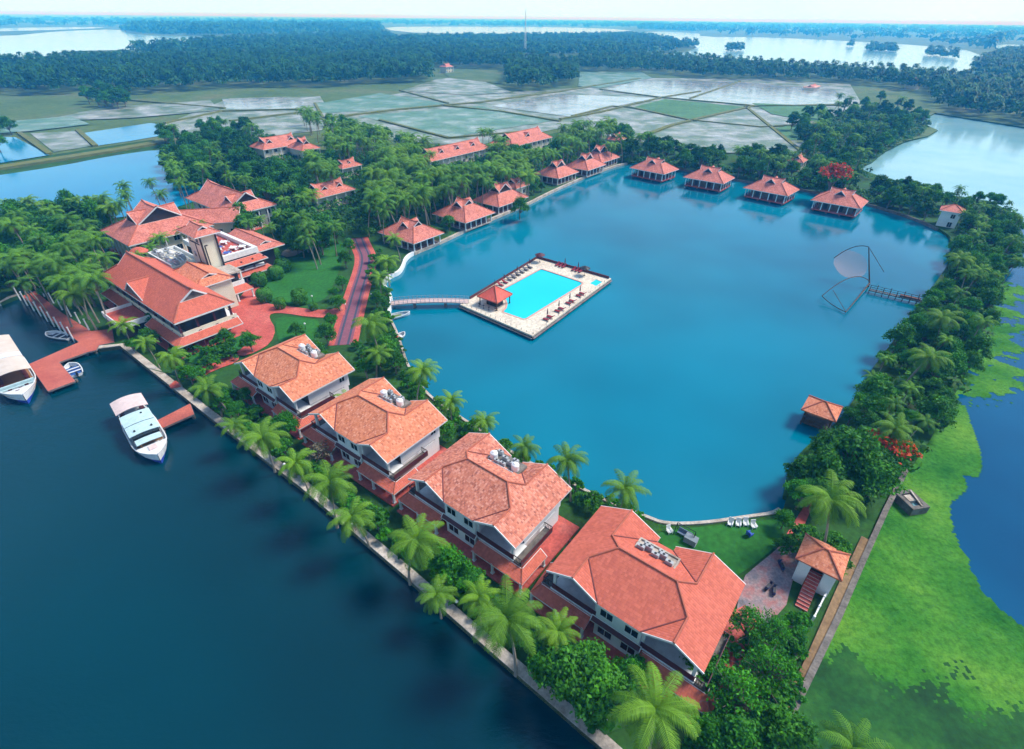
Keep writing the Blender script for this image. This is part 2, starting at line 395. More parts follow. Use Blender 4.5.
ZF = LZ + .25
sheet('fish_pond', [(-260, 208), (-120, 192), (0, 175), (60, 166), (110, 156), (160, 149), (172, 152), (176, 164), (200, 176), (212, 190), (190, 205), (120, 218), (40, 226), (-80, 232), (-260, 245)], ZF, M['pondw'], 1)
for nm, mt, pp in [
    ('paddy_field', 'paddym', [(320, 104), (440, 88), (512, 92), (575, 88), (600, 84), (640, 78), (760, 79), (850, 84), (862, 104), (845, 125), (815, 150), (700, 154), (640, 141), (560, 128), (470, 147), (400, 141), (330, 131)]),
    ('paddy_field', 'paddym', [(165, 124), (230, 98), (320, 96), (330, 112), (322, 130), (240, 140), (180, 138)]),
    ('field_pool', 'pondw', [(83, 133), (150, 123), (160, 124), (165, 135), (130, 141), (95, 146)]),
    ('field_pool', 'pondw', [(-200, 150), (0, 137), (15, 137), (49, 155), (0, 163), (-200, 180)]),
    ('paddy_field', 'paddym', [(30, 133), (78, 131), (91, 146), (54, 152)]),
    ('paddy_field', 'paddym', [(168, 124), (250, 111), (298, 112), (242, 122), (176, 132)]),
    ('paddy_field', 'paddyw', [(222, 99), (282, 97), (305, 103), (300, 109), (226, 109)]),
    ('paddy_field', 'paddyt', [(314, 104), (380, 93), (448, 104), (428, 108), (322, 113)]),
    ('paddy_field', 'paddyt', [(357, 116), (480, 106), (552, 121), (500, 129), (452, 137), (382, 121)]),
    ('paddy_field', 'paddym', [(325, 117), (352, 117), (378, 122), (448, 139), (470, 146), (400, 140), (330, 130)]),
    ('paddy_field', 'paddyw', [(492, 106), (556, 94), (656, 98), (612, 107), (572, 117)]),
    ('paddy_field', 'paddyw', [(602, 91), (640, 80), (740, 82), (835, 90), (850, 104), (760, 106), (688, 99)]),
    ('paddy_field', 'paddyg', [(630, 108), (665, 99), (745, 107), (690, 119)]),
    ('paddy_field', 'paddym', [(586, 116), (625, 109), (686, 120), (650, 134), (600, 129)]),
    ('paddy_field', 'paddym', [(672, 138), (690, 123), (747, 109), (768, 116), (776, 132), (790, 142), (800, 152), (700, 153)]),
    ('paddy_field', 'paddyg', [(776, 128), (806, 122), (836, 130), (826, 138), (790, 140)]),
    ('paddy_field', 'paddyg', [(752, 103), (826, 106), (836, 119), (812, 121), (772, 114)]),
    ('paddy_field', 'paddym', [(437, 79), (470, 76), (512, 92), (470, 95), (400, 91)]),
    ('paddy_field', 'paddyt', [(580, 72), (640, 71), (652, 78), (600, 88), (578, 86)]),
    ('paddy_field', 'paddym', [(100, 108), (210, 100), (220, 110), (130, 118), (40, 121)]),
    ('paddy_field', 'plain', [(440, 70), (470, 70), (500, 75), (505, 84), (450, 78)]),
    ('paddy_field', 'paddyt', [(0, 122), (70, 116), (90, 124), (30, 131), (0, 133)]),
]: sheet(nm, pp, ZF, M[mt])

# far sheets of water between the woods
for pp in [[(-200, 38), (0, 37), (60, 31), (122, 29), (128, 35), (210, 37), (216, 43), (132, 50), (62, 51), (48, 58), (0, 62), (-200, 70)],
           [(382, 27), (440, 26.5), (560, 27), (640, 30), (600, 33), (470, 34), (395, 32)],
           [(250, 32), (290, 31), (290, 34), (255, 34)], [(-100, 30), (60, 27), (110, 27), (90, 29), (-60, 33)],
           [(632, 36), (650, 31), (700, 33), (700, 37), (760, 37), (850, 41), (930, 46), (982, 52), (984, 76), (960, 82), (905, 78), (850, 74), (790, 71), (700, 60), (640, 58), (700, 50), (690, 42)],
           [(990, 44), (1060, 46), (1060, 54), (1000, 50)]]:
    sheet('far_lake', pp, ZF + .6, M['lakew'], 1)

# bunds between the fields
for k, (pp, wd) in enumerate([([(-260, 192), (-100, 182), (0, 169), (60, 160), (110, 152), (162, 143), (190, 140)], 7), ([(310, 121), (400, 110), (480, 103), (560, 92), (640, 79)], 4), ([(560, 120), (600, 113), (662, 98), (700, 92)], 2.5),
                              ([(640, 138), (672, 126), (700, 119), (752, 107), (840, 106)], 3), ([(440, 106), (500, 112), (560, 122)], 2.5), ([(50, 155), (20, 134)], 2.5), ([(96, 147), (78, 131)], 2.5), ([(230, 122), (310, 112)], 2.5), ([(600, 90), (660, 98), (760, 107), (846, 105)], 2.2), ([(690, 99), (740, 82)], 2), ([(745, 107), (800, 152)], 2.2), ([(630, 108), (690, 121), (760, 128), (830, 124)], 2.2), ([(572, 117), (612, 107), (630, 108)], 2), ([(380, 121), (448, 139), (520, 133)], 2.2), ([(315, 104), (330, 131)], 2), ([(400, 91), (448, 104)], 2), ([(165, 124), (222, 112), (300, 110)], 2.2), ([(120, 100), (225, 109)], 2.2)]):
    p = [tuple(at(u, v, LZ)[:2]) for u, v in pp]
    o = ribbon(p, wd, LZ, LZ + 1.1).build('field_path', M['bund']); tag(o, kind='structure')

# right-hand lake, its sky reflection painted pale, over the channel water, its algae and the weed mat
sheet('right_lake', [(1700, 180), (1024, 126), (936, 112), (920, 121), (938, 131), (926, 137), (904, 143), (884, 153), (868, 164), (850, 172), (880, 185), (950, 205), (1000, 212), (1024, 222), (1050, 228), (1700, 290)], .02, M['lakew'])

sheet('right_channel', [(770, 790), (797, 712), (840, 622), (888, 512), (908, 472), (940, 415), (965, 360), (980, 325), (1000, 288), (1015, 245), (1016, 225), (1050, 232), (1700, 300), (1700, 900)], .004, water_mat('blue_channel_water', (.0, .055, .14), (.0, .085, .19), .06, .08, .9))

def weedmat():
    m, t, p = newmat('floating_weed')
    n = noise(t, .09, 5, rough=.6); r = ramp(t, [(.28, (.014, .12, .014)), (.45, (.045, .20, .020)), (.58, (.085, .26, .028)), (.75, (.15, .32, .035))]); t.links.new(n.outputs[0], r.inputs[0])
    n2 = noise(t, 1.3, 5, rough=.75); r2 = ramp(t, [(.35, (.6, .66, .6)), (.58, (1.15, 1.12, 1.1))]); t.links.new(n2.outputs[0], r2.inputs[0])
    c = mixc(t, 1, r.outputs[0], r2.outputs[0], 'MULTIPLY'); t.links.new(c, p.inputs['Base Color'])
    p.inputs['Roughness'].default_value = .9; p.inputs['Specular IOR Level'].default_value = .1
    n3 = noise(t, 2.2, 5); bp = nd(t, 'ShaderNodeBump'); bp.inputs['Strength'].default_value = .8; bp.inputs['Distance'].default_value = .25
    t.links.new(n3.outputs[0], bp.inputs['Height']); t.links.new(bp.outputs[0], p.inputs['Normal'])
    return m
M['weed'] = weedmat()
main = [(775, 712), (818, 622), (866, 508), (880, 470), (905, 430), (925, 400), (940, 374), (952, 374), (964, 404), (980, 447), (983, 472), (962, 494), (947, 506), (957, 539), (967, 572), (992, 600), (1024, 637), (1090, 700), (1150, 840), (740, 840)]
wmain = chaikin(wpoly(main, .05), 2)
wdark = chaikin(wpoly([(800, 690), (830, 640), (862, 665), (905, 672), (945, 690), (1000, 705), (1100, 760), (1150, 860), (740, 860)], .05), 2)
BL = [(at(u, v, 0), a, c) for u, v, a, c in [(988, 370, 8, 3.2), (968, 362, 6, 5), (978, 350, 4, 3), (1010, 328, 7, 2), (1000, 298, 4, 3), (1016, 270, 4, 4), (972, 392, 3, 1.6), (988, 330, 3, 3), (994, 345, 4, 2.4), (1004, 312, 3, 3), (996, 385, 4, 1.6), (1018, 350, 5, 2), (1012, 290, 4, 4)]]
wx = np.array(wmain); cs = .36
_r = np.random.default_rng(3); K = [(_r.uniform(.15, 2.6), _r.uniform(0, 6.28), _r.uniform(0, 6.28)) for _ in range(26)]
def fuzz(x, y): return sum(math.sin(k * (x * math.cos(a) + y * math.sin(a)) + f) / (k + .5) for k, a, f in K) * .42
def segdist(x, y):
    P = np.array([x, y]); A_ = wx; B_ = np.roll(wx, -1, 0); d = B_ - A_; t_ = np.clip(((P - A_) * d).sum(1) / (d * d).sum(1), 0, 1)
    return np.sqrt((((A_ + d * t_[:, None]) - P) ** 2).sum(1).min())
b = MB()
x0, x1, y0, y1 = wx[:, 0].min() - 3, 140.0, max(wx[:, 1].min(), 8), 165.0
for i in range(int((x1 - x0) / cs)):
    for j in range(int((y1 - y0) / cs)):
        x, y = x0 + i * cs, y0 + j * cs
        u, v = px((x, y, 0))
        if u > 1075 or v > 800: continue
        if x > 62 and not any(abs(x - o.x) < a + 3 and abs(y - o.y) < c + 3 for o, a, c in BL) and not inside(x, y, wmain): continue
        ins_ = inside(x, y, wmain); dd = segdist(x, y); sd_ = dd if ins_ else -dd
        for o, a, c in BL:
            q = 1 - math.hypot((x - o.x) / a, (y - o.y) / c); sd_ = max(sd_, q * min(a, c) * .8)
        if sd_ < -3: continue
        amp_ = .45 if v > 560 else 1.0
        if sd_ + (fuzz(x, y) * amp_ if sd_ < 4 else 0) > -.15 or (sd_ > -2.5 and v < 560 and _r.random() < .03):
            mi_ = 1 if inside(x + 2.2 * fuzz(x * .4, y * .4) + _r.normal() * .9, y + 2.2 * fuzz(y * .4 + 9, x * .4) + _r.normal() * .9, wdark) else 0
            jz = .03 + .03 * _r.random(); e = cs * .62
            b.face([(x - e * _r.uniform(.7, 1.2), y - e * _r.uniform(.7, 1.2), jz), (x + e * _r.uniform(.7, 1.2), y - e * _r.uniform(.7, 1.2), jz), (x + e * _r.uniform(.7, 1.2), y + e * _r.uniform(.7, 1.2), jz), (x - e * _r.uniform(.7, 1.2), y + e * _r.uniform(.7, 1.2), jz)], mi_)
M['weedd'] = surf('darker_weed_tone', [(.3, (.006, .05, .010)), (.5, (.014, .095, .014)), (.7, (.04, .16, .02))], .12, .9, bump=.6, bscale=2.5, fine=1.4)  # darker green for the lower part of the weed mat
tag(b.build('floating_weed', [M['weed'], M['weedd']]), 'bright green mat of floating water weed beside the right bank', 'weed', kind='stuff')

# ------------------------------------------------------------------ surfaces of the resort
ZS = LZ + .02
PLAZA = [(205, 345), (222, 325), (235, 303), (253, 281), (262, 290), (264, 303), (283, 305.5), (325, 311), (346, 305), (344, 318), (309, 317), (285, 313), (271, 313), (269, 318), (276, 329), (271, 343), (256, 352), (240, 357), (236, 350), (256, 341), (250, 331), (240, 327), (225, 335)]
sheet('plaza_paving', PLAZA, ZS, M['redpave'], 1)
sheet('side_path', [(240, 353), (228, 357), (205, 364), (190, 374), (168, 384), (172, 390), (195, 381), (214, 370), (238, 362)], ZS + .01, M['redpave'], 1)
sheet('lawn', [(288, 259), (310, 246), (337, 236), (348, 250), (334, 282), (327, 299), (306, 306), (271, 301), (262, 285), (270, 268)], ZS, M['lawn'], 2)
sheet('lawn', [(184, 346), (215, 330), (236, 330), (250, 340), (238, 352), (205, 366), (180, 360)], ZS, M['lawn'], 1)
sheet('lawn', [(275, 316), (305, 318), (322, 320), (312, 345), (280, 345), (276, 330)], ZS + .005, M['lawn'], 1)
sheet('sandy_yard', [(278, 254), (296, 244), (312, 243), (306, 250), (290, 258)], ZS + .03, M['sand'], 1)
PATHC = [(358, 238), (362, 248), (366, 256), (365, 268), (358, 290), (351, 315), (343, 345)]
pc = [tuple(at(u, v, LZ)[:2]) for u, v in PATHC]; pc = chaikin(pc, 2, closed=False)
o = ribbon(pc, 6.2, LZ, LZ + .05).build('garden_path', M['redpave']); tag(o, kind='structure')
o = ribbon(pc, 3.6, LZ + .05, LZ + .06).build('path_centre_strip', plain('purple_paving', (.24, .085, .12), .8)); tag(o, kind='structure')
for sd in (-1, 1):
    q = []
    for i in range(len(pc)):
        d = np.array(pc[min(i + 1, len(pc) - 1)]) - np.array(pc[max(i - 1, 0)]); d /= np.linalg.norm(d); q.append(tuple(np.array(pc[i]) + np.array([-d[1], d[0]]) * sd * 1.0))
    o = ribbon(q, .5, LZ + .06, LZ + .07).build('path_dark_stripe', plain('dark_slate_paving', (.06, .07, .11), .8)); tag(o, kind='structure')
# lawn and paving at the near end of the lagoon
sheet('lawn', [(655, 531), (700, 527), (748, 522), (782, 518), (786, 530), (775, 548), (752, 566), (730, 580), (690, 560), (660, 545)], ZS, M['lawn'], 1)
sheet('court_paving', [(742, 578), (756, 566), (776, 550), (790, 535), (800, 530), (800, 556), (790, 590), (785, 610), (745, 640), (735, 620)], ZS + .005, M['greypave'], 1)
sheet('red_path', [(786, 535), (808, 500), (814, 502), (800, 536), (796, 548)], ZS + .012, M['redpave'])
for pp in [[(705, 650), (740, 600), (760, 620), (752, 650), (735, 690), (712, 720), (690, 715)], [(672, 700), (700, 690), (735, 705), (715, 735), (690, 728)]]: sheet('red_path', pp, ZS + .01, M['redpave'], 1)
_dp = chaikin([tuple(at(u, v, LZ)[:2]) for u, v in [(866, 540), (856, 562), (846, 582), (829, 622), (803, 682), (784, 712), (768, 745)]], 2, closed=False)
o = ribbon(_dp, 1.3, LZ, LZ + .3).build('dirt_path', M['pathdirt']); tag(o, kind='structure')
# the strip of gardens between quay and villas
sheet('lawn', [(140, 366), (165, 372), (260, 445), (330, 495), (420, 572), (520, 655), (605, 735), (640, 720), (540, 640), (440, 560), (400, 520), (330, 460), (240, 395), (190, 380)], ZS - .01, M['bank'])

# ------------------------------------------------------------------ banks and walls
qp = [tuple(at(u, v, LZ)[:2]) for u, v in QUAY]
o = ribbon(qp, 1.3, -1.6, LZ + .12, side=1).build('quay_wall', M['coping']); tag(o, 'long pale stone quay wall along the dark channel below the villas', 'quay')
lb = chaikin(wpoly(LAGOON, LZ), 2); n = len(lb)
def lagoon_bank(u0, u1, name, label, wd, z1, mat):
    i0 = min(range(n), key=lambda i: math.dist(lb[i], at(*u0, LZ)[:2])); i1 = min(range(n), key=lambda i: math.dist(lb[i], at(*u1, LZ)[:2]))
    p = lb[i0:i1 + 1] if i0 < i1 else lb[i0:] + lb[:i1 + 1]
    o = ribbon(p, wd, -1.5, z1, side=-1).build(name, mat); tag(o, label, 'bank wall'); return o
lagoon_bank((412, 252), (622, 163), 'bank_wall', 'pale stone bank wall along the row of lakeside cottages', .9, LZ + .15, M['coping'])
lagoon_bank((386, 314), (412, 252), 'bank_wall', 'white curving bank wall beside the footbridge landing', .7, LZ + .35, M['white'])
lagoon_bank((782, 514), (386, 314), 'bank_wall', 'low pale bank wall on the lagoon side of the villas', .5, LZ + .25, M['coping'])
lagoon_bank((650, 160), (938, 227), 'bank_wall', 'dark stone bank wall behind the floating cottages', .8, LZ + .1, M['stone'])
lagoon_bank((955, 240), (788, 495), 'bank_wall', 'dark overgrown bank wall under the trees right of the lagoon', .5, LZ + .02, M['bank'])
p = [tuple(at(u, v, LZ)[:2]) for u, v in [(908, 472), (888, 512), (864, 566), (840, 622), (797, 712), (770, 770)]]
o = ribbon(p, .7, -1.5, LZ + .45, side=-1).build('boundary_wall', M['stone']); tag(o, 'grey boundary wall beside the bright green weed mat', 'wall')
p = [tuple(at(u, v, LZ)[:2]) for u, v in [(0, 303), (10, 298), (20, 295)]]; p = [tuple(at(-60, 307, LZ)[:2])] + p
o = ribbon(p, .9, -1.5, LZ + .2, side=1).build('quay_wall', M['coping']); tag(o, 'pale quay wall left of the red jetty promenade', 'quay')
# ------------------------------------------------------------------ roofs
def vkey(p): return tuple(round(c, 3) for c in p)

def build_roof(parent, polys, mat, t=.16, fascia=M['trim'], fh=.26, cap=.13, name='roof', caps=True):
    """tiled roof from planar 3-D polygons: solid slopes, white fascia along the free edges, ridge tiles on the hips"""
    b = MB(); edges = {}
    for p in polys:
        p = [Vector(q) for q in p]; nrm = Vector((0, 0, 0))
        for i in range(len(p)): nrm += p[i - 1].cross(p[i])
        if nrm.z < 0: p = p[::-1]; nrm = -nrm
        nrm.normalize()
        b.face(p); b.face([q - Vector((0, 0, t)) for q in p[::-1]])
        for i in range(len(p)):
            a, c = vkey(p[i - 1]), vkey(p[i]); k = tuple(sorted((a, c))); edges.setdefault(k, []).append((p, nrm))
    o = b.build(name, mat, parent)
    fb = MB(); rb = MB(); vbs = []
    for (a, c), l in edges.items():
        A, C = Vector(a), Vector(c)
        if (A - C).length < .05: continue
        if len(l) == 1:
            p, n = l[0]; cen = sum(p, Vector()) / len(p)
            d = (C - A).normalized(); out = d.cross(Vector((0, 0, 1)))
            if out.length < .1: continue
            out.normalize()
            if out.dot((A + C) / 2 - cen) < 0: out = -out
            off = out * -.045 - Vector((0, 0, fh / 2 + .012))
            fb.bar(A + off, C + off, .08, fh)
        else:
            n1, n2 = l[0][1], l[1][1]; c1 = sum(l[0][0], Vector()) / len(l[0][0]); c2 = sum(l[1][0], Vector()) / len(l[1][0])
            convex = (c2 - A).dot(n1) < -1e-4
            if n1.dot(n2) > .999: continue
            up = Vector((0, 0, .03))
            vb = MB(); vbs += [] if convex else [vb]
            (rb if convex else vb).tube([A + up, C + up], cap if convex else cap * .7, 6)
    if fb.v: fb.build('fascia', fascia, o)
    if caps and rb.v: rb.build('ridge_tiles', M['ridge'], o)
    for q in vbs if caps else []: q.build('valley_strip', M['valley'], o)
    return o

def windows(parent, items, frame=M['trim'], glass=M['glass']):
    """items: (x, y, z, w, h, axis, sign): a framed window on a wall"""
    for x, y, z, w_, h, ax, s in items:
        f = MB(); g = MB(); d = .07
        for a0, a1, z0, z1 in ((-w_ / 2 - .1, w_ / 2 + .1, -h / 2 - .1, -h / 2), (-w_ / 2 - .1, w_ / 2 + .1, h / 2, h / 2 + .1), (-w_ / 2 - .1, -w_ / 2, -h / 2, h / 2), (w_ / 2, w_ / 2 + .1, -h / 2, h / 2), (-.03, .03, -h / 2, h / 2)):
            if ax == 'x': f.box(x + a0, x + a1, min(y, y + s * d), max(y, y + s * d), z + z0, z + z1)
            else: f.box(min(x, x + s * d), max(x, x + s * d), y + a0, y + a1, z + z0, z + z1)
        if ax == 'x': g.box(x - w_ / 2, x + w_ / 2, min(y, y + s * .03), max(y, y + s * .03), z - h / 2, z + h / 2)
        else: g.box(min(x, x + s * .03), max(x, x + s * .03), y - w_ / 2, y + w_ / 2, z - h / 2, z + h / 2)
        o = f.build('window', frame, parent); g.build('pane', glass, o)

def posts(parent, pts, z0, z1, r=.12, mat=None, name='post'):
    for x, y in pts:
        b = MB(); b.box(x - r, x + r, y - r, y + r, z0, z1); b.box(x - r * 1.5, x + r * 1.5, y - r * 1.5, y + r * 1.5, z0 - .002, z0 + .18); b.build(name, mat or M['trim'], parent)

def railing(b, pts, z0, h=.9, gap=.22, r=.025):
    for i in range(len(pts) - 1):
        a = Vector((*pts[i], 0)); c = Vector((*pts[i + 1], 0)); L = (c - a).length
        b.bar(a + Vector((0, 0, z0 + h)), c + Vector((0, 0, z0 + h)), .09, .07); b.bar(a + Vector((0, 0, z0 + .1)), c + Vector((0, 0, z0 + .1)), .06, .05)
        k = max(1, int(L / gap))
        for j in range(k + 1):
            q = a.lerp(c, j / k); b.bar(q + Vector((0, 0, z0)), q + Vector((0, 0, z0 + h)), r * 2, r * 2)

# ------------------------------------------------------------------ the four two-storey villas
VW, VD, VK, VA, VAB, VW1, VE = 18.7, 12.6, .487, 3.4, 4.15, .87, 6.3
def villa(loc, ang, tile, label, style):
    t = empty('tiled_villa', loc, ang); tag(t, label, 'villa', 'tiled villas along the quay')
    W, D, k, a, ab, w1, E = VW, VD, VK, VA, VAB, VW1, VE
    r = (D - w1) / 2
    P = lambda u, w_, h: (u, w_, E + k * h)
    def mir(p): return [(W - x, y, z) for x, y, z in p]
    Dc = 9.15 if style != 'well' else None     # where the back slope stops at the flat deck of the tanks
    left = [P(0, 0, 0), P(a, 0, a), P(a, a, a), P(r, r, r), P(ab, D - w1 - ab, ab), P(ab, D, ab), P(0, D, 0)]
    polys = [left, mir(left)]
    tri = [P(a, 0, a), P(2 * a, 0, 0), P(a, a, a)]; polys += [tri, mir(tri)]
    bt = [P(ab, D, ab), P(ab, D - w1 - ab, ab), P(2 * ab, D - w1, 0), P(2 * ab, D, 0)]; polys += [bt, mir(bt)]
    polys.append([P(2 * a, 0, 0), P(W - 2 * a, 0, 0), P(W - a, a, a), P(W - r, r, r), P(r, r, r), P(a, a, a)])
    polys.append([P(2 * ab, D - w1, 0), P(ab, D - w1 - ab, ab), P(r, r, r), P(W - r, r, r), P(W - ab, D - w1 - ab, ab), P(W - 2 * ab, D - w1, 0)])
    build_roof(t, polys, tile, fascia=M['trim'])
    # flat deck sunk behind the ridge, with the air-conditioning units
    zd = E + k * (D - w1 - 8.3) - .05
    if style == 'well':
        b = MB(); b.box(W / 2 - 2.3, W / 2 + 2.3, 7.7, 9.5, zd - .9, zd + .0); dk = b.build('roof_deck', M['coping'], t)
        b = MB()
        for x0, x1, y0, y1 in ((-2.5, 2.5, 7.55, 7.7), (-2.5, 2.5, 9.5, 9.7), (-2.5, -2.3, 7.7, 9.5), (2.3, 2.5, 7.7, 9.5)): b.box(W / 2 + x0, W / 2 + x1, y0, y1, zd - .95, zd + .18)
        b.build('kerb', M['coping'], dk)
        for i, x in enumerate((-1.8, -1.0, .0, .8, 1.7)): acunit(t, W / 2 + x, 8.2 + .5 * (i % 2), zd, .8)
        for x in (-1.4, .4): acunit(t, W / 2 + x, 9.1, zd, .6)
    else:
        b = MB(); b.box(W / 2 - 2.8, W / 2 + 2.8, 8.2, 11.2, zd - 1.6, zd - .35); b.build('roof_deck', M['stone'], t)
        for x, y, s in ((-1.9, 9.6, 1.15), (1.9, 9.6, 1.15)): tank(t, W / 2 + x, y, zd - .35, s)
        for x, y in ((-.9, 9.0), (.1, 9.1), (.8, 9.9), (-.3, 10.2), (-1.6, 10.8), (1.2, 10.7)): acunit(t, W / 2 + x, y, zd - .35, .75)
        pb = MB(); pb.tube([(W / 2 - 2.2, 8.6, zd - .1), (W / 2 + 2.2, 8.7, zd - .1)], .07); pb.tube([(W / 2 - 2.4, 9, zd - .2), (W / 2 - 2.4, 10.9, zd - .2)], .07); pb.build('pipe', M['trim'], t)
    # walls
    b = MB(); top = E + .15
    b.box(1.0, W - 1, 2.8, D - 1.3, .3, 3.0); b.box(6.7, W - 6.7, .3, 2.8, .3, 3.2)
    b.box(1.0, W - 1, 3.3, D - 2.2, 3.2, top); b.box(1.0, 7.2, D - 2.2, D - 1.0, 3.0, top); b.box(W - 7.2, W - 1, D - 2.2, D - 1, 3.0, top)
    b.box(6.7, W - 6.7, .22, 3.3, 3.2, E + .02)
    for x0 in (0, W):                            # gable walls over the loggias and at the back
        s = 1 if x0 == 0 else -1
        g = [(x0 + s * .35, E - .1), (x0 + s * (2 * a - .2), E - .1), (x0 + s * a, E + k * (a - .35))]
        for y0, y1 in ((2.0, 2.15),):
            A_ = [(x, y0, z) for x, z in g]; B_ = [(x, y1, z) for x, z in g]
            b.face(A_ if s < 0 else A_); b.face(B_[::-1])
        g = [(x0 + s * .35, E - .1), (x0 + s * (2 * ab - .3), E - .1), (x0 + s * ab, E + k * (ab - .35))]
        b.face([(x, D - .9, z) for x, z in g][::-1]); b.face([(x, D - 1.05, z) for x, z in g])
    b.build('wall', M['white'], t)
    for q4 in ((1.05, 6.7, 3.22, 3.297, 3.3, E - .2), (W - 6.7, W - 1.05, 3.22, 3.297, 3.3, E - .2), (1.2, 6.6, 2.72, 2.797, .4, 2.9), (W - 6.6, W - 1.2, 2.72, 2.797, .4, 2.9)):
        b = MB(); b.box(*q4); b.build('veranda_shade_panel', M['dark'], t)  # near-black panels stand in for the shade inside loggias and verandas
    b = MB(); b.box(-1.5, W + 2.0, -1.6, D - .4, -.3, .28); b.build('plinth', M['redpave'], t)
    # upper floor slab with white edge, loggias, railings
    b = MB(); b.box(.5, 6.7, .35, 3.2, 3.0, 3.2); b.build('balcony', M['trim'], t)
    b = MB(); b.box(W - 6.7, W - .5, .35, 3.2, 3.0, 3.2); b.build('balcony', M['trim'], t)
    for x0, x1, y1 in ((W - .5, W + .7, 7.2), (-.7, .5, 4.0)):
        b = MB(); b.box(x0, x1, .35, y1, 3.0, 3.19); b.build('balcony', M['stone'], t)
    b = MB(); b.box(W + .62, W + .7, .4, 7.2, 3.19, 4.0); b.build('parapet', M['rail'], t)
    for q4 in ((.62, 6.6, .44, .5, 3.2, 4.05), (W - 6.6, W - .62, .44, .5, 3.2, 4.05)):
        b = MB(); b.box(*q4); b.build('parapet', M['rail'], t)
    for q4 in ([(W - .6, .5), (W + .6, .5)], [(W + .6, 7.1), (W - .6, 7.1)], [(.6, .5), (-.6, .5), (-.6, 3.9), (.6, 3.9)]):
        b = MB(); railing(b, q4, 3.19); b.build('railing', M['railb'], t)
    posts(t, [(.85, .75), (W - .85, .75), (6.5, .75), (W - 6.5, .75)], 3.2, E, .17)
    # porch roofs
    z1, z0 = 2.98, 2.2; q = W - 6.2
    for pr in ([[(-.7, .3, z1), (6.2, .3, z1), (6.2, -1.2, z0), (-1.4, -1.2, z0)], [(-.7, .3, z1), (-1.4, -1.2, z0), (-1.8, 3.9, z0), (-.7, 3.9, z1)]],
               [[(q, .3, z1), (W + .9, .3, z1), (W + 2.0, -1.2, z0), (q, -1.2, z0)], [(W + .9, .3, z1), (W + .9, 4.2, z1), (W + 2.0, 4.2, z0), (W + 2.0, -1.2, z0)]]):
        build_roof(t, pr, M['tile_new'], t=.1, fh=.18, cap=.08, name='porch_roof')
    posts(t, [(-1.2, -1.0), (2.4, -1.0), (5.9, -1.0), (q + .3, -1.0), (q + 3.4, -1.0), (W + 1.7, -1.0), (W + 1.7, 3.9)], .28, 2.25, .14)
    windows(t, [(W / 2 - 1.4, .22, 5.1, 1.5, 1.15, 'x', -1), (W / 2 + 1.6, .22, 5.1, 1.5, 1.15, 'x', -1), (W / 2 - 1.3, .3, 1.75, 1.7, 1.4, 'x', -1), (W / 2 + 1.6, .3, 1.75, 1.7, 1.4, 'x', -1),
                (W - 1, D - 2.4, 5.0, 1.0, 1.1, 'y', 1), (W - 1, 7.5, 1.6, 1.4, 1.2, 'y', 1), (1.0, 8, 5, 1.2, 1.2, 'y', -1), (4.2, D - 1.0, 5, 1.6, 1.4, 'x', 1), (W - 4.2, D - 1.0, 5, 1.6, 1.4, 'x', 1)])
    build_roof(t, [[(6.3, .215, 3.75), (W - 6.3, .215, 3.75), (W - 6.3, -.30, 3.3), (6.3, -.30, 3.3)]], M['rail'], t=.1, fh=.14, caps=False, name='window_hood')
    # open stair at the far side of the gap
    b = MB()
    for i in range(10): b.box(-1.5 + 0, -.0, 4.6 + i * .32, 4.6 + (i + 1) * .32, .28, .28 + (i + 1) * .29)
    b.build('stair', M['rail'], t)
    return t

M['grey'] = plain('grey_unit_paint', (.42, .44, .45), .5)
def acunit(parent, x, y, z, s=.8):
    b = MB(); b.box(x - s * .55, x + s * .55, y - s * .25, y + s * .25, z, z + s * .9)
    for q in range(4): b.box(x - s * .57, x + s * .57, y - s * .27, y + s * .27, z + s * (.15 + q * .2), z + s * (.19 + q * .2))
    o = b.build('condenser', M['grey'], parent)
    f = MB(); f.lathe([(s * .2, z + s * .9), (s * .2, z + s * .93)], x, y, 10); f.build('fan', M['railb'], o)

def tank(parent, x, y, z, s):
    b = MB(); b.lathe([(s * .5, z), (s * .5, z + s * .75), (s * .44, z + s * .88), (s * .22, z + s), (s * .2, z + s * 1.06), (.02, z + s * 1.08)], x, y, 14); b.build('water_tank', M['trim'], parent, smooth=False)

for x, y, an, tl, lb, st in [
    (-50.9, 81.4, -.664, 'tile_old', 'orange tiled villa at the far end of the quay row, beside the red plaza', 'tank'),
    (-32.65, 66.8, -.645, 'tile_old', 'second villa from the plaza, smooth pink orange tiles and two white tanks', 'tank'),
    (-14.2, 52.6, -.658, 'tile_mott', 'villa with the most weathered speckled roof tiles, next to the plain red one', 'tank'),
    (4.2, 38.15, -.657, 'tile_new', 'largest looking villa with an even fresh red roof, nearest the lawn', 'well')]:
    villa((x, y, LZ), an, M[tl], lb, st)

# ------------------------------------------------------------------ hipped roofs with gablets
def hip_gablet(W, D, z, pitch, g, lift=.35, over=.5):
    """slopes of a hipped roof over a W x D rectangle, ridge along x, a gablet at each end; returns slopes and the two gablet faces"""
    k = pitch; h = D / 2
    G = [(g, g, z + k * g), (g, D - g, z + k * g), (W - g, g, z + k * g), (W - g, D - g, z + k * g)]
    r0 = (g - over, h, z + k * h + lift); r1 = (W - g + over, h, z + k * h + lift); rm0 = (g + 1.2, h, z + k * h); rm1 = (W - g - 1.2, h, z + k * h)
    P = [[(0, 0, z), (W, 0, z), G[2], r1, rm1, rm0, r0, G[0]], [(0, D, z), G[1], r0, rm0, rm1, r1, G[3], (W, D, z)],
         [(0, 0, z), G[0], G[1], (0, D, z)], [(W, 0, z), (W, D, z), G[3], G[2]]]
    faces = [[G[0], G[1], (g, h, z + k * h)], [G[3], G[2], (W - g, h, z + k * h)]]
    return P, faces

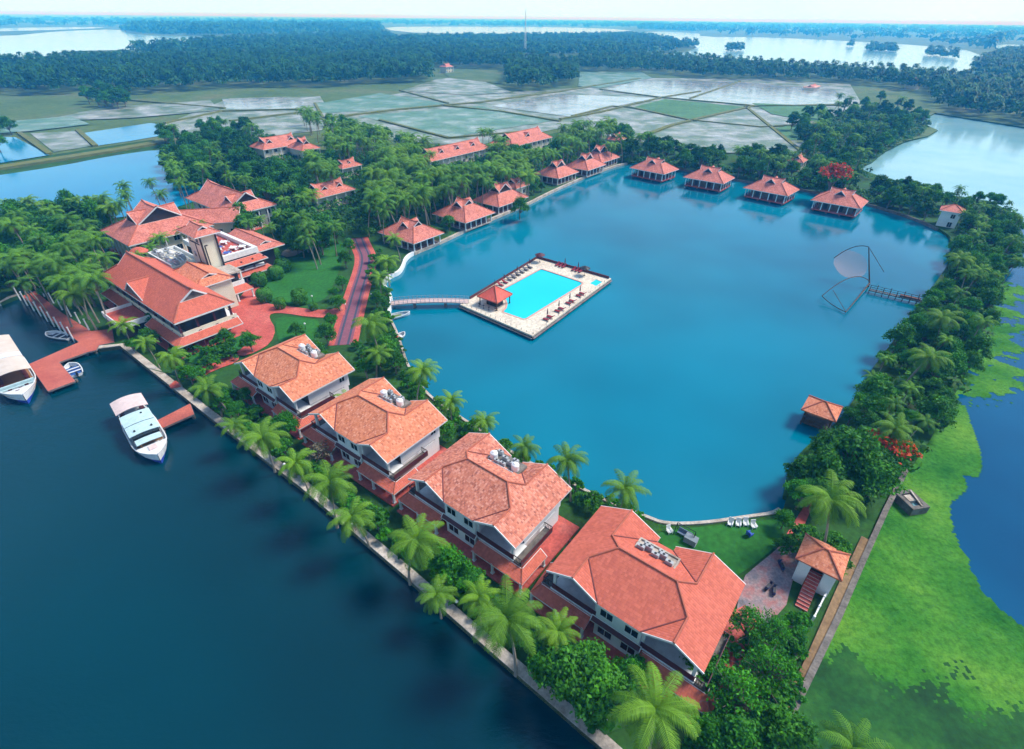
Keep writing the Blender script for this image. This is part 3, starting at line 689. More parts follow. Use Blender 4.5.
def cross_gablet(x, y0, D, z, pitch, hh, sgn=1, hw=None, lift=.25):
    """small gable riding on the slope z = k*y at x: returns two slopes and its dark face"""
    k = pitch; hw = hw or hh / .75; zb = z + k * y0; zr = zb + hh; yb = (zr - z) / k
    f = lambda y: y if sgn > 0 else D - y
    ap = (x, f(y0 - .35), zr + lift); bk = (x, f(yb), zr); l = (x - hw, f(y0), zb); r = (x + hw, f(y0), zb)
    return [[l, ap, bk], [ap, r, bk]], [(x - hw * .85, f(y0 + .05), zb + .05), (x + hw * .85, f(y0 + .05), zb + .05), (x, f(y0 + .05), zr - hh * .12)]

def gablet_faces(parent, faces, mat=M['dark']):
    for f in faces: gablet_board(parent, [f], mat)
def gablet_board(parent, faces, mat):
    b = MB()
    for f in faces: b.face(f); b.face(f[::-1])
    for i in range(len(faces)): b.m[2 * i + 1] = 0
    # the pair of faces is one thin board: push the second one back a little
    for i, f in enumerate(faces):
        n = (Vector(f[1]) - Vector(f[0])).cross(Vector(f[2]) - Vector(f[0])).normalized() * .04
        q = b.f[2 * i + 1]
        for vi in q: b.v[vi] = tuple(Vector(b.v[vi]) - n)
    b.build('gablet', mat, parent)

M['brownwall'] = surf('brown_shade_wall', [(.3, (.12, .075, .05)), (.7, (.22, .15, .11))], 1, .8)  # cottage walls coloured darker to imitate the shade under the roof
def cottage(loc, ang, W, D, label, group, floating=False, tile='tile_far', pitch=.62, E=3.3, name='lake_cottage', cat='cottage'):
    t = empty(name, loc, ang); tag(t, label, cat, group)
    g = min(W, D) * .36
    P, fc = hip_gablet(W, D, E, pitch, g)
    a, f1 = cross_gablet(W / 2, D * .30, D, E, pitch, D * .11, 1); c, f2 = cross_gablet(W / 2, D * .30, D, E, pitch, D * .11, -1)
    rf = build_roof(t, P + a + c, M[tile], t=.14, cap=.14, fh=.2)
    gablet_faces(rf, fc + [f1, f2])
    zb = -.2
    b = MB(); b.box(.9, W - .9, .9, D - .9, zb, .25); b.build('platform', M['redpave'] if floating else M['coping'], t)
    b = MB(); b.box(2.6, W - 2.6, 2.6, D - 2.6, .25, E + .5); b.build('wall', M['brownwall'], t)
    b = MB()
    for x in (W * .3, W * .62):
        b.box(x - .7, x + .7, 2.53, 2.597, .3, 2.4); b.box(x - .7, x + .7, D - 2.597, D - 2.53, .3, 2.4)
    for y in (D * .35, D * .65): b.box(W - 2.597, W - 2.53, y - .8, y + .8, .3, 2.4); b.box(2.53, 2.597, y - .8, y + .8, .3, 2.4)
    b.build('door', M['dark'], t)
    nx, ny = max(3, round(W / 3.2)), max(3, round(D / 3.2)); pp = []
    for i in range(nx + 1): pp += [(1.1 + (W - 2.2) * i / nx, 1.1), (1.1 + (W - 2.2) * i / nx, D - 1.1)]
    for i in range(1, ny): pp += [(1.1, 1.1 + (D - 2.2) * i / ny), (W - 1.1, 1.1 + (D - 2.2) * i / ny)]
    posts(t, pp, .25, E + .35, .15)
    b = MB(); railing(b, [(1.1, 1.1), (W - 1.1, 1.1), (W - 1.1, D - 1.1), (1.1, D - 1.1), (1.1, 1.1)], .25, .8, .5, .04); b.build('railing', M['rail'], t)
    if floating:
        for i in range(4):
            for j in range(3):
                q = MB(); x = 1.6 + (W - 3.2) * i / 3; y = 1.6 + (D - 3.2) * j / 2; q.box(x - .25, x + .25, y - .25, y + .25, -1.6, zb); q.build('pile', M['stone'], t)
    return t

def corner_frame(near, z, L=None):
    return at(*near, z)

GL = 'cottages standing in the lagoon'
for k, (l, n, lb) in enumerate([((629.4, 167.5), (663.8, 174.2), 'stilted red roofed cottage in the lagoon nearest the row on the bank'), ((683, 176.9), (723.6, 183.8), 'stilted lagoon cottage second from the bank cottages, between two others'),
                             ((743, 187.5), (787.7, 196), 'stilted lagoon cottage third from the bank cottages, before green trees'), ((810.7, 199.7), (860.6, 208.7), 'stilted lagoon cottage in front of the orange flowering tree')]):
    A, B = at(*l, 4.3), at(*n, 4.3); W = (B - A).length
    an = math.atan2(B.y - A.y, B.x - A.x)
    cottage((A.x, A.y, .9), an, W, W * .78, lb, GL, True)
GB = 'cottages in a row on the lagoon bank'
for k, (l, n, r, lb) in enumerate([((387.5, 229), (413.5, 244), (441, 232.5), 'bank cottage at the near end of the lagoon row, beside the tall palms'), ((428, 215), (465.5, 223.2), (490, 211), 'second bank cottage, with a round green tree at its corner'), ((473, 200.5), (499, 207.2), (528, 196.5), 'third bank cottage, with a small tree between it and the second one'),
                                ((532.5, 175), (558.5, 178.8), (577.5, 171.5), 'near cottage of the cluster of three on the far bank'), ((562, 167.5), (588, 170.7), (604, 164), 'middle cottage of the cluster of three on the far bank'), ((580, 160.5), (601.5, 163.2), (622, 157.2), 'last cottage of the cluster of three, at the corner of the lagoon')]):
    L_, N, R_ = [np.array(at(*q, 3.9)[:2]) for q in (l, n, r)]; W = max(13., min(20., float((N - L_) @ E1))); D = max(13., min(19., float((R_ - N) @ E2))); o = N - E1 * W
    cottage((o[0], o[1], LZ), RA, W, D, lb, GB, E=3.1)

def grove_house(n, W, D, E, label,  pitch=.6, cross=(), tile='tile_far', along='e2', name='resort_house', zz=LZ):
    """long tiled house; n = pixel of its near (lagoon-channel) eave corner; W along the ridge, D across"""
    t_ang = RA if along == 'e1' else RA + math.pi / 2
    N = np.array(at(*n, zz + E)[:2]); o = N - E1 * W if along == 'e1' else N
    if isinstance(W, tuple): W = float((np.array(at(*W, zz + E)[:2]) - N) @ E2); cross = [(W * c_, 1) for c_ in cross]
    t = empty(name, (o[0], o[1], zz), t_ang); tag(t, label, 'house')
    P, fc = hip_gablet(W, D, E, pitch, D * .28, lift=.7, over=.9)
    for x, s in cross:
        a, f = cross_gablet(x, D * .24, D, E, pitch, D * .11, s); P += a; fc.append(f)
    rf = build_roof(t, P, M[tile], t=.16, cap=.16, fh=.24); gablet_faces(rf, fc)
    b = MB(); b.box(1.2, W - 1.2, 1.2, D - 1.2, -.2, E + .5); b.build('wall', M['cream'], t)
    b = MB(); b.box(-.2, W + .2, -.2, D + .2, -.3, .2); b.build('plinth', M['coping'], t)
    its = []
    k = max(2, int(W / 4))
    for i in range(k):
        x = 2.4 + (W - 4.8) * i / (k - 1)
        for z in ([1.7] if E < 5 else [1.7, 4.7]): its += [(x, 1.2, z, 1.4, 1.4, 'x', -1), (x, D - 1.2, z, 1.4, 1.4, 'x', 1)]
    windows(t, its); posts(t, [(.4 + (W - .8) * i / k, y) for i in range(k + 1) for y in (.4, D - .4)], .2, E, .13)
    return t

grove_house((316, 199), (363, 191), 11, 4.5, 'long red roofed house in the trees behind the lawn', cross=[.33, .7])
grove_house((342, 169), (364, 165), 8, 4, 'small red roofed house in a gap of the palm grove', cross=[.5])
grove_house((263, 150), (306, 143), 13, 6, 'wide red roofed house at the field side of the grove, with two gables', cross=[.25, .75])
grove_house((302, 151), (322, 148), 14, 5.4, 'lower red roofed wing at the right end of the wide grove house', cross=[.5])
grove_house((430, 162), (488, 147), 13, 5, 'long red roofed house among palms behind the bank cottages', cross=[.25, .5, .76])
grove_house((512, 147), (552, 137), 15, 6, 'tall red roofed house among palms near the far bank', cross=[.5])
grove_house((516, 189), 9, 8, 4, 'small red roofed house behind the third bank cottage', cross=[(4, 1)])
grove_house((618, 141), 10, 8, 4, 'tiny red roof showing in the trees above the cluster of three', cross=[])
grove_house((803, 163), 9, 7, 4, 'small pink roofed house in the trees behind the lagoon cottages', cross=[])
grove_house((815, 88), 26, 12, 3, 'low pink roofed shed at the edge of the flooded fields', pitch=.25)
for u, v, w_, lb in [(160, 70, 20, 'far white house at the edge of the left wood'), (414, 60, 18, 'far pale house in a clearing of the middle wood'), (446, 67, 14, 'far pink walled house beside the field clearing'), (920, 82, 16, 'far white house among the trees right of the big lake')]:
    grove_house((u, v), w_, 12, 7, lb, pitch=.5, name='far_house')

# ------------------------------------------------------------------ the main lodge
LO = np.array([-68.6, 94.4])
def lod(a, c): return LO + E1 * a + E2 * c
def lodge():
    t = empty('main_lodge', (*LO, LZ), RA); tag(t, 'big two storey lodge with wide red hipped roof and pale lift tower', 'lodge')
    # front pavilion
    W, D, E, k = 38.8, 12.7, 7.2, .70
    P, fc = hip_gablet(W, D, E, k, 3.4, lift=.2, over=.7)
    sh = lambda p, dx, dy: [(x + dx, y + dy, z) for x, y, z in p]
    P = [sh(p, -W, 0) for p in P]; fc = [sh(p, -W, 0) for p in fc]
    a, f = cross_gablet(-20.3, .3, D, E, k, 3.0, 1, hw=4.8, lift=.1); P += a; fc.append(f)
    rf = build_roof(t, P, M['tile_new'], t=.2, cap=.2, fh=.34); gablet_faces(rf, fc, M['stone'])
    b = MB(); b.box(-W + 2, -2.2, 2.2, D - 1.5, .3, E + .6); b.build('hall_shade_core', M['dark'], t)  # near-black core stands in for the shade of the open storeys
    b = MB(); b.box(-W + 1, -.6, .9, D + .3, 3.2, 3.5); b.build('upper_floor', M['trim'], t)
    b = MB(); b.box(-W + 1, -.7, .7, .9, 3.2, 4.3); b.box(-.9, -.7, .9, D, 3.2, 4.3); b.build('parapet', M['cream'], t)
    posts(t, [(-.9 - i * 4.1, .95) for i in range(9)] + [(-.95, .95 + i * 3.6) for i in range(1, 4)], 3.5, E, .2, M['rail'])
    z1, z0 = 3.6, 2.6
    for pr in ([[(-14.5, .6, z1), (-.5, .6, z1), (1.3, -1.4, z0), (-14.5, -1.4, z0)], [(-.5, .6, z1), (-.5, D, z1), (1.3, D, z0), (1.3, -1.4, z0)]], [[(-W + .5, .6, z1), (-26, .6, z1), (-26, -1.4, z0), (-W - .8, -1.4, z0)]]):
        build_roof(t, pr, M['tile_new'], t=.12, fh=.24, cap=.1, name='skirt_roof')
    posts(t, [(1.0, -1.1), (-4, -1.1), (-9, -1.1), (-14, -1.1), (1.0, 4), (1.0, 8.5), (-27, -1.1), (-33, -1.1)], .2, 2.7, .16, M['rail'])
    b = MB(); b.box(-W - 1, 1.6, -1.8, D + .5, -.3, .22); b.build('plinth', M['redpave'], t)
    # little roof terrace over the entrance
    b = MB(); b.box(-25, -15.5, -5.5, .4, 3.0, 3.3); b.build('entrance_terrace', M['redpave'], t)
    b = MB(); b.box(-25.2, -15.3, -5.7, -5.5, 2.8, 4.0); b.box(-25.2, -25, -5.5, .4, 2.8, 4.0); b.box(-15.5, -15.3, -5.5, .4, 2.8, 4.0); b.build('terrace_wall', M['trim'], t)
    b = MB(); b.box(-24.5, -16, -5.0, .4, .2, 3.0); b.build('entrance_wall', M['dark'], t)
    # middle roof behind the pavilion
    P, fc = hip_gablet(15, 9, 7.6, .42, 2.4, lift=0, over=.3); P = [sh(p, -27, 10.2) for p in P]; fc = [sh(p, -27, 10.2) for p in fc]
    rf = build_roof(t, P, M['tile_old'], t=.18, cap=.16, name='middle_roof'); gablet_faces(rf, fc)
    b = MB(); b.box(-26.3, -12.7, 12.8, 18.6, .2, 7.7); b.build('middle_wall', M['cream'], t)
    # balcony block at the plaza
    b = MB(); b.box(-23, -17.2, 16.2, 23.4, 6.3, 6.7); b.box(-13.2, -12.2, 13.2, 14.8, 6.9, 7.1); b.build('balcony_roof', M['coping'], t)
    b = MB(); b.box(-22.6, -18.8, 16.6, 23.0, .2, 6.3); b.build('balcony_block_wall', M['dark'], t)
    b = MB(); b.box(-18.7, -17.0, 16.2, 23.4, 3.2, 3.5); b.box(-17.2, -17.0, 16.2, 23.4, 3.5, 4.3); b.build('balcony', M['trim'], t)
    posts(t, [(-17.3, 16.5), (-17.3, 19.8), (-17.3, 23.1)], 3.5, 6.3, .18)
    build_roof(t, [[(-16.9, 16.0, 3.3), (-16.9, 23.6, 3.3), (-14.4, 24.0, 2.5), (-14.4, 15.6, 2.5)]], M['tile_new'], t=.12, fh=.24, name='porch_roof')
    posts(t, [(-14.7, 16), (-14.7, 19.8), (-14.7, 23.6)], .2, 2.5, .15)
    # lift tower
    b = MB(); b.box(-30.5, -23.6, 18.6, 22.4, .2, 15.2); tw = b.build('lift_tower', M['cream'], t)
    b = MB(); b.box(-23.6, -23.2, 18.5, 18.8, 5.8, 15.2); b.box(-23.6, -23.2, 22.2, 22.5, 5.8, 15.2)
    b.box(-23.597, -23.53, 19.2, 19.45, 6.3, 12.6); b.box(-23.597, -23.53, 19.45, 20.0, 12.35, 12.6)
    b.box(-29.5, -24.5, 18.53, 18.597, 12.6, 13.0); b.box(-27.0, -26.6, 18.53, 18.597, 6, 12.6); b.build('dark_edging', M['dark'], tw)
    windows(tw, [(-25.2, 18.6, 13.9, 1.4, 1.6, 'x', -1), (-29.0, 18.6, 13.9, 1.2, 1.6, 'x', -1), (-28.6, 18.6, 9.6, .9, 1.4, 'x', -1)])
    P, fc = hip_gablet(9.4, 6.4, 15.2, .5, 1.9, lift=.25, over=.4); P = [sh(p, -32, 17.2) for p in P]; fc = [sh(p, -32, 17.2) for p in fc]
    rf = build_roof(t, P, M['tile_far'], t=.15, cap=.12, name='tower_roof'); gablet_faces(rf, fc)
    # roof terrace with white parapet, its skirt roofs
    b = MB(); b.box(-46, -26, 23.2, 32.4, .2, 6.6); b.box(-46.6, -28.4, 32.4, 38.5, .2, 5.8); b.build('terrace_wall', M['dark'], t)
    b = MB(); b.box(-46, -26, 23.2, 32.4, 6.6, 6.9); b.build('terrace_floor', M['redpave'], t)
    b = MB()
    for x0, x1, y0, y1 in ((-46.3, -25.7, 22.9, 23.6), (-46.3, -25.7, 32.0, 33.0), (-26.6, -25.7, 23.6, 32.0), (-46.3, -45.6, 23.6, 32.0)): b.box(x0, x1, y0, y1, 6.5, 7.9)
    b.build('terrace_parapet', M['trim'], t)
    build_roof(t, [[(-25.6, 22.6, 6.2), (-25.6, 33, 6.2), (-23.4, 34, 5.2), (-23.4, 22.2, 5.2)]], M['tile_new'], t=.12, fh=.24, name='skirt_roof')
    build_roof(t, [[(-25.6, 22.6, 3.2), (-25.6, 34, 3.2), (-23.0, 35, 2.3), (-23.0, 22.2, 2.3)]], M['tile_new'], t=.12, fh=.24, name='porch_roof')
    b = MB(); b.box(-25.7, -24.2, 24, 33.5, 3.2, 3.5); b.build('balcony', M['trim'], t)
    posts(t, [(-24.3, 24 + i * 3.1) for i in range(4)], 3.5, 5.9, .16, M['rail']); posts(t, [(-23.3, 23 + i * 3.8) for i in range(4)], .2, 2.4, .16, M['rail'])
    P, fc = hip_gablet(20, 8.6, 6.0, .4, 2.2, lift=0, over=.2); P = [sh(p, -47, 32.8) for p in P]; fc = [sh(p, -47, 32.8) for p in fc]
    rf = build_roof(t, P, M['tile_far'], t=.16, name='rear_roof'); gablet_faces(rf, fc)
    # flat service roof crowded with white machinery
    b = MB(); b.box(-44, -30.6, 13.0, 19.5, .2, 6.9); b.build('service_block', M['cream'], t)
    b = MB(); b.box(-44.2, -30.6, 12.8, 13.1, 6.7, 7.7); b.box(-44.2, -43.9, 13.1, 19.7, 6.7, 7.7); b.box(-43.9, -30.6, 19.4, 19.7, 6.7, 7.7); b.build('service_parapet', M['trim'], t)
    rr = random.Random(5)
    for i in range(13):
        x, y = -43 + (i % 7) * 1.8 + rr.uniform(-.3, .3), 14.4 + (i // 7) * 2.6 + rr.uniform(-.4, .4); s = rr.uniform(1.0, 1.7)
        if i % 4 == 1: tank(t, x, y, 6.9, s)
        else: acunit(t, x, y, 6.9, s)
    for k_ in range(4):
        b = MB(); y = 13.8 + k_ * 1.3; b.tube([(-43.5, y, 7.4 + .2 * (k_ % 2)), (-35 - k_, y + .8, 7.5), (-31, y + rr.uniform(-.5, .5), 7.6)], .16); b.build('duct', M['trim'], t)
lodge()

# things set on the roof terrace
for i, (a, c, col) in enumerate([(-28.5, 26, 0), (-31, 29, 1), (-34, 26.5, 0), (-37, 29.5, 1), (-40, 26, 0), (-43, 29, 1), (-30, 31, 1)]):
    p = lod(a, c); t = empty('terrace_table', (*p, LZ + 6.9), RA); tag(t, 'small terrace table under a %s cloth on the lodge roof terrace' % ('white' if col else 'blue'), 'table', 'tables on the lodge roof terrace')
    b = MB(); b.lathe([(.95, .72), (1.0, .74), (1.0, .78), (.02, .79)], n=12); b.build('tabletop', M['trim'] if col else plain('blue_cloth', (.06, .12, .42), .8), t)
    b = MB(); b.lathe([(.35, 0), (.35, .05), (.06, .1), (.06, .72)], n=8); b.build('pedestal', M['railb'], t)
    for k in range(4):
        q = k * math.pi / 2; x, y = 1.35 * math.cos(q), 1.35 * math.sin(q); pp = p + E1 * x + E2 * y
        ch = empty('terrace_chair', (*pp, LZ + 6.9), RA + q + math.pi / 2); tag(ch, 'small white chair at a table of the lodge roof terrace', 'chair', 'chairs on the lodge roof terrace')
        b = MB(); b.box(-.22, .22, -.22, .22, .4, .46); b.build('seat', M['trim'], ch)
        b = MB(); b.box(-.22, .22, .2, .25, .46, .95); b.build('backrest', M['trim'], ch)
        b = MB()
        for lx in (-.19, .19):
            for ly in (-.19, .19): b.bar((lx, ly, 0), (lx, ly, .4), .04, .04)
        b.build('leg_frame', M['trim'], ch)
p = lod(-44.5, 11.0); t = empty('round_kiosk', (*p, LZ), 0); tag(t, 'small round kiosk with orange cone roof behind the lodge', 'kiosk')
b = MB(); b.lathe([(2.3, 8.2), (2.35, 8.4), (1.2, 9.2), (.05, 9.6)], n=10); b.build('roof', M['tile_new'], t)
b = MB(); b.lathe([(.45, 0), (.4, 8.3)], n=8); b.build('post', M['trim'], t)

grove_hall = []
for nm, o, W, D, E, lb, cr in [((-122.1, 153.0), None, 20, 24, 6, 'large red cruciform hall between the lodge and the fish pond', [(10, 1), (10, -1)]), ((-114, 186.0), None, 31, 16, 6.5, 'long red roofed hall stretching back from the cruciform hall', [(23, 1), (23, -1)])]:
    t = empty('garden_hall', (*nm, LZ), RA); tag(t, lb, 'hall')
    P, fc = hip_gablet(W, D, E, .55, D * .24, lift=.8, over=1.0)
    for x, s in cr:
        a, f = cross_gablet(x, D * .24, D, E, .55, D * .11, s); P += a; fc.append(f)
    rf = build_roof(t, P, M['tile_far'], t=.2, cap=.18, fh=.3); gablet_faces(rf, fc)
    b = MB(); b.box(1.5, W - 1.5, 1.5, D - 1.5, -.2, E + .6); b.build('wall', M['cream'], t)
    b = MB(); b.box(0, W, 0, D, -.3, .2); b.build('plinth', M['redpave'], t)
    windows(t, [(2.8 + i * 3.4, 1.5, z, 1.6, 1.5, 'x', -1) for i in range(int((W - 4) / 3.4) + 1) for z in (1.8, 4.6)] + [(W - 1.5, 3 + i * 3.4, z, 1.6, 1.5, 'y', 1) for i in range(int((D - 4) / 3.4) + 1) for z in (1.8, 4.6)])
    posts(t, [(.5 + (W - 1) * i / 6, .5) for i in range(7)] + [(W - .5, .5 + (D - 1) * i / 5) for i in range(1, 6)], .2, E, .16)
p0 = np.array([-107.5, 160]); t = empty('garden_hall', (*p0, LZ), RA + .9); tag(t, 'lower red roofed link between the two garden halls', 'hall')
P, fc = hip_gablet(24, 11, 5.2, .55, 2.5, lift=.1, over=.2); rf = build_roof(t, P, M['tile_far'], t=.2); gablet_faces(rf, fc)
b = MB(); b.box(1.2, 22.8, 1.2, 9.8, -.2, 5.6); b.build('wall', M['cream'], t)
windows(t, [(3 + i * 4, 1.2, 2, 1.6, 1.6, 'x', -1) for i in range(5)])
# ------------------------------------------------------------------ pool island
QC = [np.array(c) for c in ((-13.0, 118.2), (4.5, 103.0), (26.8, 135.0), (7.2, 149.8))]     # west, south, east, north corners
def Q(s, t): return QC[0] * (1 - s) * (1 - t) + QC[1] * s * (1 - t) + QC[2] * s * t + QC[3] * (1 - s) * t
def Qinv(u, v, z):
    p = np.array(at(u, v, z)[:2]); s = t = .5
    for _ in range(20):
        r = p - Q(s, t); h = 1e-3; J = np.stack([(Q(s + h, t) - Q(s, t)) / h, (Q(s, t + h) - Q(s, t)) / h], 1); d = np.linalg.solve(J, r); s += d[0]; t += d[1]
    return s, t
M['pool'] = water_mat('turquoise_pool_water', (.01, .58, .72), (.02, .66, .78), .05, .05, 1.2)
M['pooldeck'] = surf('cream_pool_deck', [(.3, (.62, .52, .42)), (.6, (.74, .66, .52)), (.8, (.70, .56, .48))], .35, .8, fine=2)
M['pinkrim'] = plain('pink_rim_tiles', (.62, .36, .30), .7)
M['islandwall'] = surf('grey_brown_concrete', [(.3, (.16, .13, .125)), (.7, (.28, .24, .23))], .6, .9, fine=2)
W0 = QC[0]
pt = empty('pool_island', (*W0, 0), 0); tag(pt, 'square pool island of cream paving standing in the lagoon', 'pool island')
loc = lambda p: (p[0] - W0[0], p[1] - W0[1])
PW = [loc(at(450 + .166 * x, 250 + .166 * y, 1.2)) for x, y in [(545, 115), (560, 116), (785, 190), (800, 200), (790, 212), (460, 415), (440, 417), (322, 376), (318, 366), (336, 350), (342, 325), (335, 302), (318, 286), (305, 278), (312, 240), (330, 230)]]
PS = [loc(at(450 + .166 * x, 250 + .166 * y, 1.2)) for x, y in [(842, 200), (880, 176), (918, 192), (880, 216)]]
oq = [loc(q) for q in QC]
b = MB(); b.prism(oq, .85, 1.2, holes=[PW[::-1], PS[::-1]]); b.build('deck', M['pooldeck'], pt)
cq = sum(np.array(q) for q in oq) / 4
ins = [tuple(cq + (np.array(q) - cq) * .985) for q in oq]
b = MB(); b.prism(ins, -1.5, .85); b.build('side_wall', M['islandwall'], pt)
b = MB()
for i in range(4): b.bar((*oq[i - 1], .55), (*oq[i], .55), .9, .12)
b.build('ledge', M['islandwall'], pt)
for nm, poly in (('pool_water', PW), ('wading_pool_water', PS)):
    b = MB(); c = np.mean(poly, axis=0); b.prism(poly, None, 1.1); b.build(nm, M['pool'], pt)
b = MB()
for i in range(len(PW)):
    b.bar((*PW[i - 1], 1.215), (*PW[i], 1.215), .45, .07)
b.build('pool_rim', M['pinkrim'], pt)
b = MB()
for s0, t0, s1, t1 in ((.012, .1, .012, .985), (.012, .985, .985, .985)):
    b.bar((*loc(Q(s0, t0)), 1.55), (*loc(Q(s1, t1)), 1.55), .18, .7)
b.build('parapet', M['rail'], pt)
b = MB()
rl = [Q(.988, t) for t in (.02, .98)]; rl2 = [Q(s, .012) for s in (.02, .98)]
for A, B in (rl, rl2):
    n = 14
    for i in range(n + 1): q = loc(A + (B - A) * i / n); b.box(q[0] - .04, q[0] + .04, q[1] - .04, q[1] + .04, 1.2, 1.75)
b.build('edge_post', M['islandwall'], pt); tag(bpy.data.objects['edge_post'], kind='stuff')

def lounger(p, ang, mat, label, group, z=1.2):
    t = empty('sun_lounger', (*p, z), ang); tag(t, label, 'sun lounger', group)
    b = MB(); b.box(0, 1.35, -.33, .33, .3, .42); b.build('seat', mat, t)
    b = MB(); b.bar((1.3, 0, .38), (1.95, 0, .85), .66, .12); b.build('backrest', mat, t)
    b = MB()
    for x in (.12, 1.25):
        for y in (-.27, .27): b.bar((x, y, 0), (x, y, .3), .07, .07)
    b.bar((.12, -.27, .27), (1.25, -.27, .27), .06, .06); b.bar((.12, .27, .27), (1.25, .27, .27), .06, .06)
    b.build('frame', M['wood'], t)
def parasol(p, label, group=None, openr=0, mat=None, z=1.2):
    t = empty('parasol', (*p, z), 0); tag(t, label, 'parasol', group)
    b = MB(); b.lathe([(.3, 0), (.3, .08), (.04, .12), (.035, 2.75)], n=8); b.build('pole', M['wood'], t)
    b = MB()
    if openr: b.lathe([(openr, 2.15), (openr * .97, 2.22), (openr * .5, 2.55), (.03, 2.8)], n=10)
    else: b.lathe([(.05, 1.2), (.17, 1.35), (.13, 2.0), (.06, 2.6), (.02, 2.8)], n=8)
    b.build('canopy', mat or M['rail'], t)
red = plain('dark_red_cushion', (.26, .025, .04), .8); dkc = plain('charcoal_cushion', (.09, .09, .11), .8)
ey = math.atan2(*(QC[2] - QC[1])[::-1])
for i in range(4):
    for d in (-.022, .022): lounger(Q(.905, .22 + i * .135 + d), RA + math.pi * .02, red, 'red sun lounger on the lagoon facing side of the pool, in the row with parasols', 'red loungers along the outer pool side')
    parasol(Q(.93, .22 + i * .135), 'closed slim parasol between the red loungers on the outer pool side', 'closed parasols along the outer pool side')
for i in range(8):
    lounger(Q(.13, .40 + i * .055), RA + math.pi, dkc if i > 1 else red, ('dark' if i > 1 else 'red') + ' sun lounger on the far pool side, in the row beyond the tiled bar', ('dark' if i > 1 else 'red') + ' loungers on the far pool side')
for i in range(3): parasol(Q(.085, .45 + i * .17), 'closed slim parasol behind the loungers on the far pool side', 'closed parasols on the far pool side')
for i in range(6):
    lounger(Q(.32 + i * .045 + (.09 if i > 2 else 0), .935), RA + math.pi / 2, red, 'red sun lounger at the short end of the pool farthest from the bridge', 'red loungers at the far pool end')
parasol(Q(.10, .93), 'open dark red parasol at the far left corner of the pool island', None, 1.5, M['rail'])
parasol(Q(.72, .925), 'open dark parasol near the small wading pool', None, 1.5, M['railb'])
for s in (.42, .6): parasol(Q(s, .965), 'closed slim parasol behind the loungers at the far pool end', 'closed parasols at the far pool end')
# pool bar
s_, t_ = Qinv(488, 297, 1.2); c = Q(.30, .16)
t = empty('pool_bar', (*c, 1.2), RA + .04); tag(t, 'open pool bar with bright red tent roof on the pool island', 'bar')
P, fc = hip_gablet(6.2, 6.2, 0, .75, 2.6, lift=0, over=0)
P = [[(-3.1, -3.1, 2.4), (3.1, -3.1, 2.4), (0, 0, 4.9)], [(3.1, -3.1, 2.4), (3.1, 3.1, 2.4), (0, 0, 4.9)], [(3.1, 3.1, 2.4), (-3.1, 3.1, 2.4), (0, 0, 4.9)], [(-3.1, 3.1, 2.4), (-3.1, -3.1, 2.4), (0, 0, 4.9)]]
build_roof(t, P, tile_mat('coral_red_tiles', [(0, (.78, .12, .08)), (1, (.86, .17, .12))]), fascia=M['tile_new'], t=.12)
posts(t, [(-2.6, -2.6), (2.6, -2.6), (2.6, 2.6), (-2.6, 2.6)], 0, 2.5, .1, M['wood'])
b = MB(); b.box(-1.6, 1.6, -1.3, -.8, 0, 1.1); b.box(1.2, 1.6, -.8, 1.2, 0, 1.1); b.build('counter', M['railb'], t)
b = MB(); b.tube([(0, 0, 4.8), (0, 0, 6.6)], .04); b.build('finial', M['railb'], t)
for i, (x, y) in enumerate([(-2.2, -3.4), (-.6, -3.6), (1.0, -3.5), (2.6, -2.9)]):
    q = c + E1 * x + E2 * y; ch = empty('bar_stool', (*q, 1.2), RA); tag(ch, 'dark bar stool outside the counter of the red pool bar', 'stool', 'stools at the pool bar')
    b = MB(); b.lathe([(.24, .7), (.24, .78), (.02, .8)], n=8); b.build('seat', M['railb'], ch); b = MB(); b.lathe([(.25, 0), (.05, .06), (.04, .7)], n=8); b.build('base', M['railb'], ch)

# footbridge
A = np.array(at(391, 303, 1.2)[:2]); B = np.array(Q(.03, .07)); L = np.linalg.norm(B - A); an = math.atan2(*(B - A)[::-1])
t = empty('footbridge', (*A, 0), an); tag(t, 'slender pale pink footbridge from the bank to the pool island', 'footbridge')
arc = lambda x: 1.1 + .5 * (1 - (2 * x / L - 1) ** 2)
b = MB(); n = 18
for i in range(n): x0, x1 = L * i / n, L * (i + 1) / n; b.bar((x0, 0, arc(x0)), (x1, 0, arc(x1)), 2.3, .3)
b.build('deck', plain('pinkish_concrete', (.62, .45, .42), .8), t)
for sd in (-1.1, 1.1):
    b = MB()
    for i in range(n):
        x0, x1 = L * i / n, L * (i + 1) / n
        for h in (.45, .95): b.bar((x0, sd, arc(x0) + h), (x1, sd, arc(x1) + h), .06, .06)
        b.bar((x0, sd, arc(x0)), (x0, sd, arc(x0) + 1.05), .09, .09)
    b.bar((L, sd, arc(L)), (L, sd, arc(L) + 1.05), .09, .09)
    b.build('railing', plain('blue_grey_steel', (.30, .38, .44), .5), t)
for x in (L * .3, L * .7):
    b = MB(); b.box(x - .3, x + .3, -.8, .8, -1.5, arc(x) - .15); b.build('pier', M['islandwall'], t)

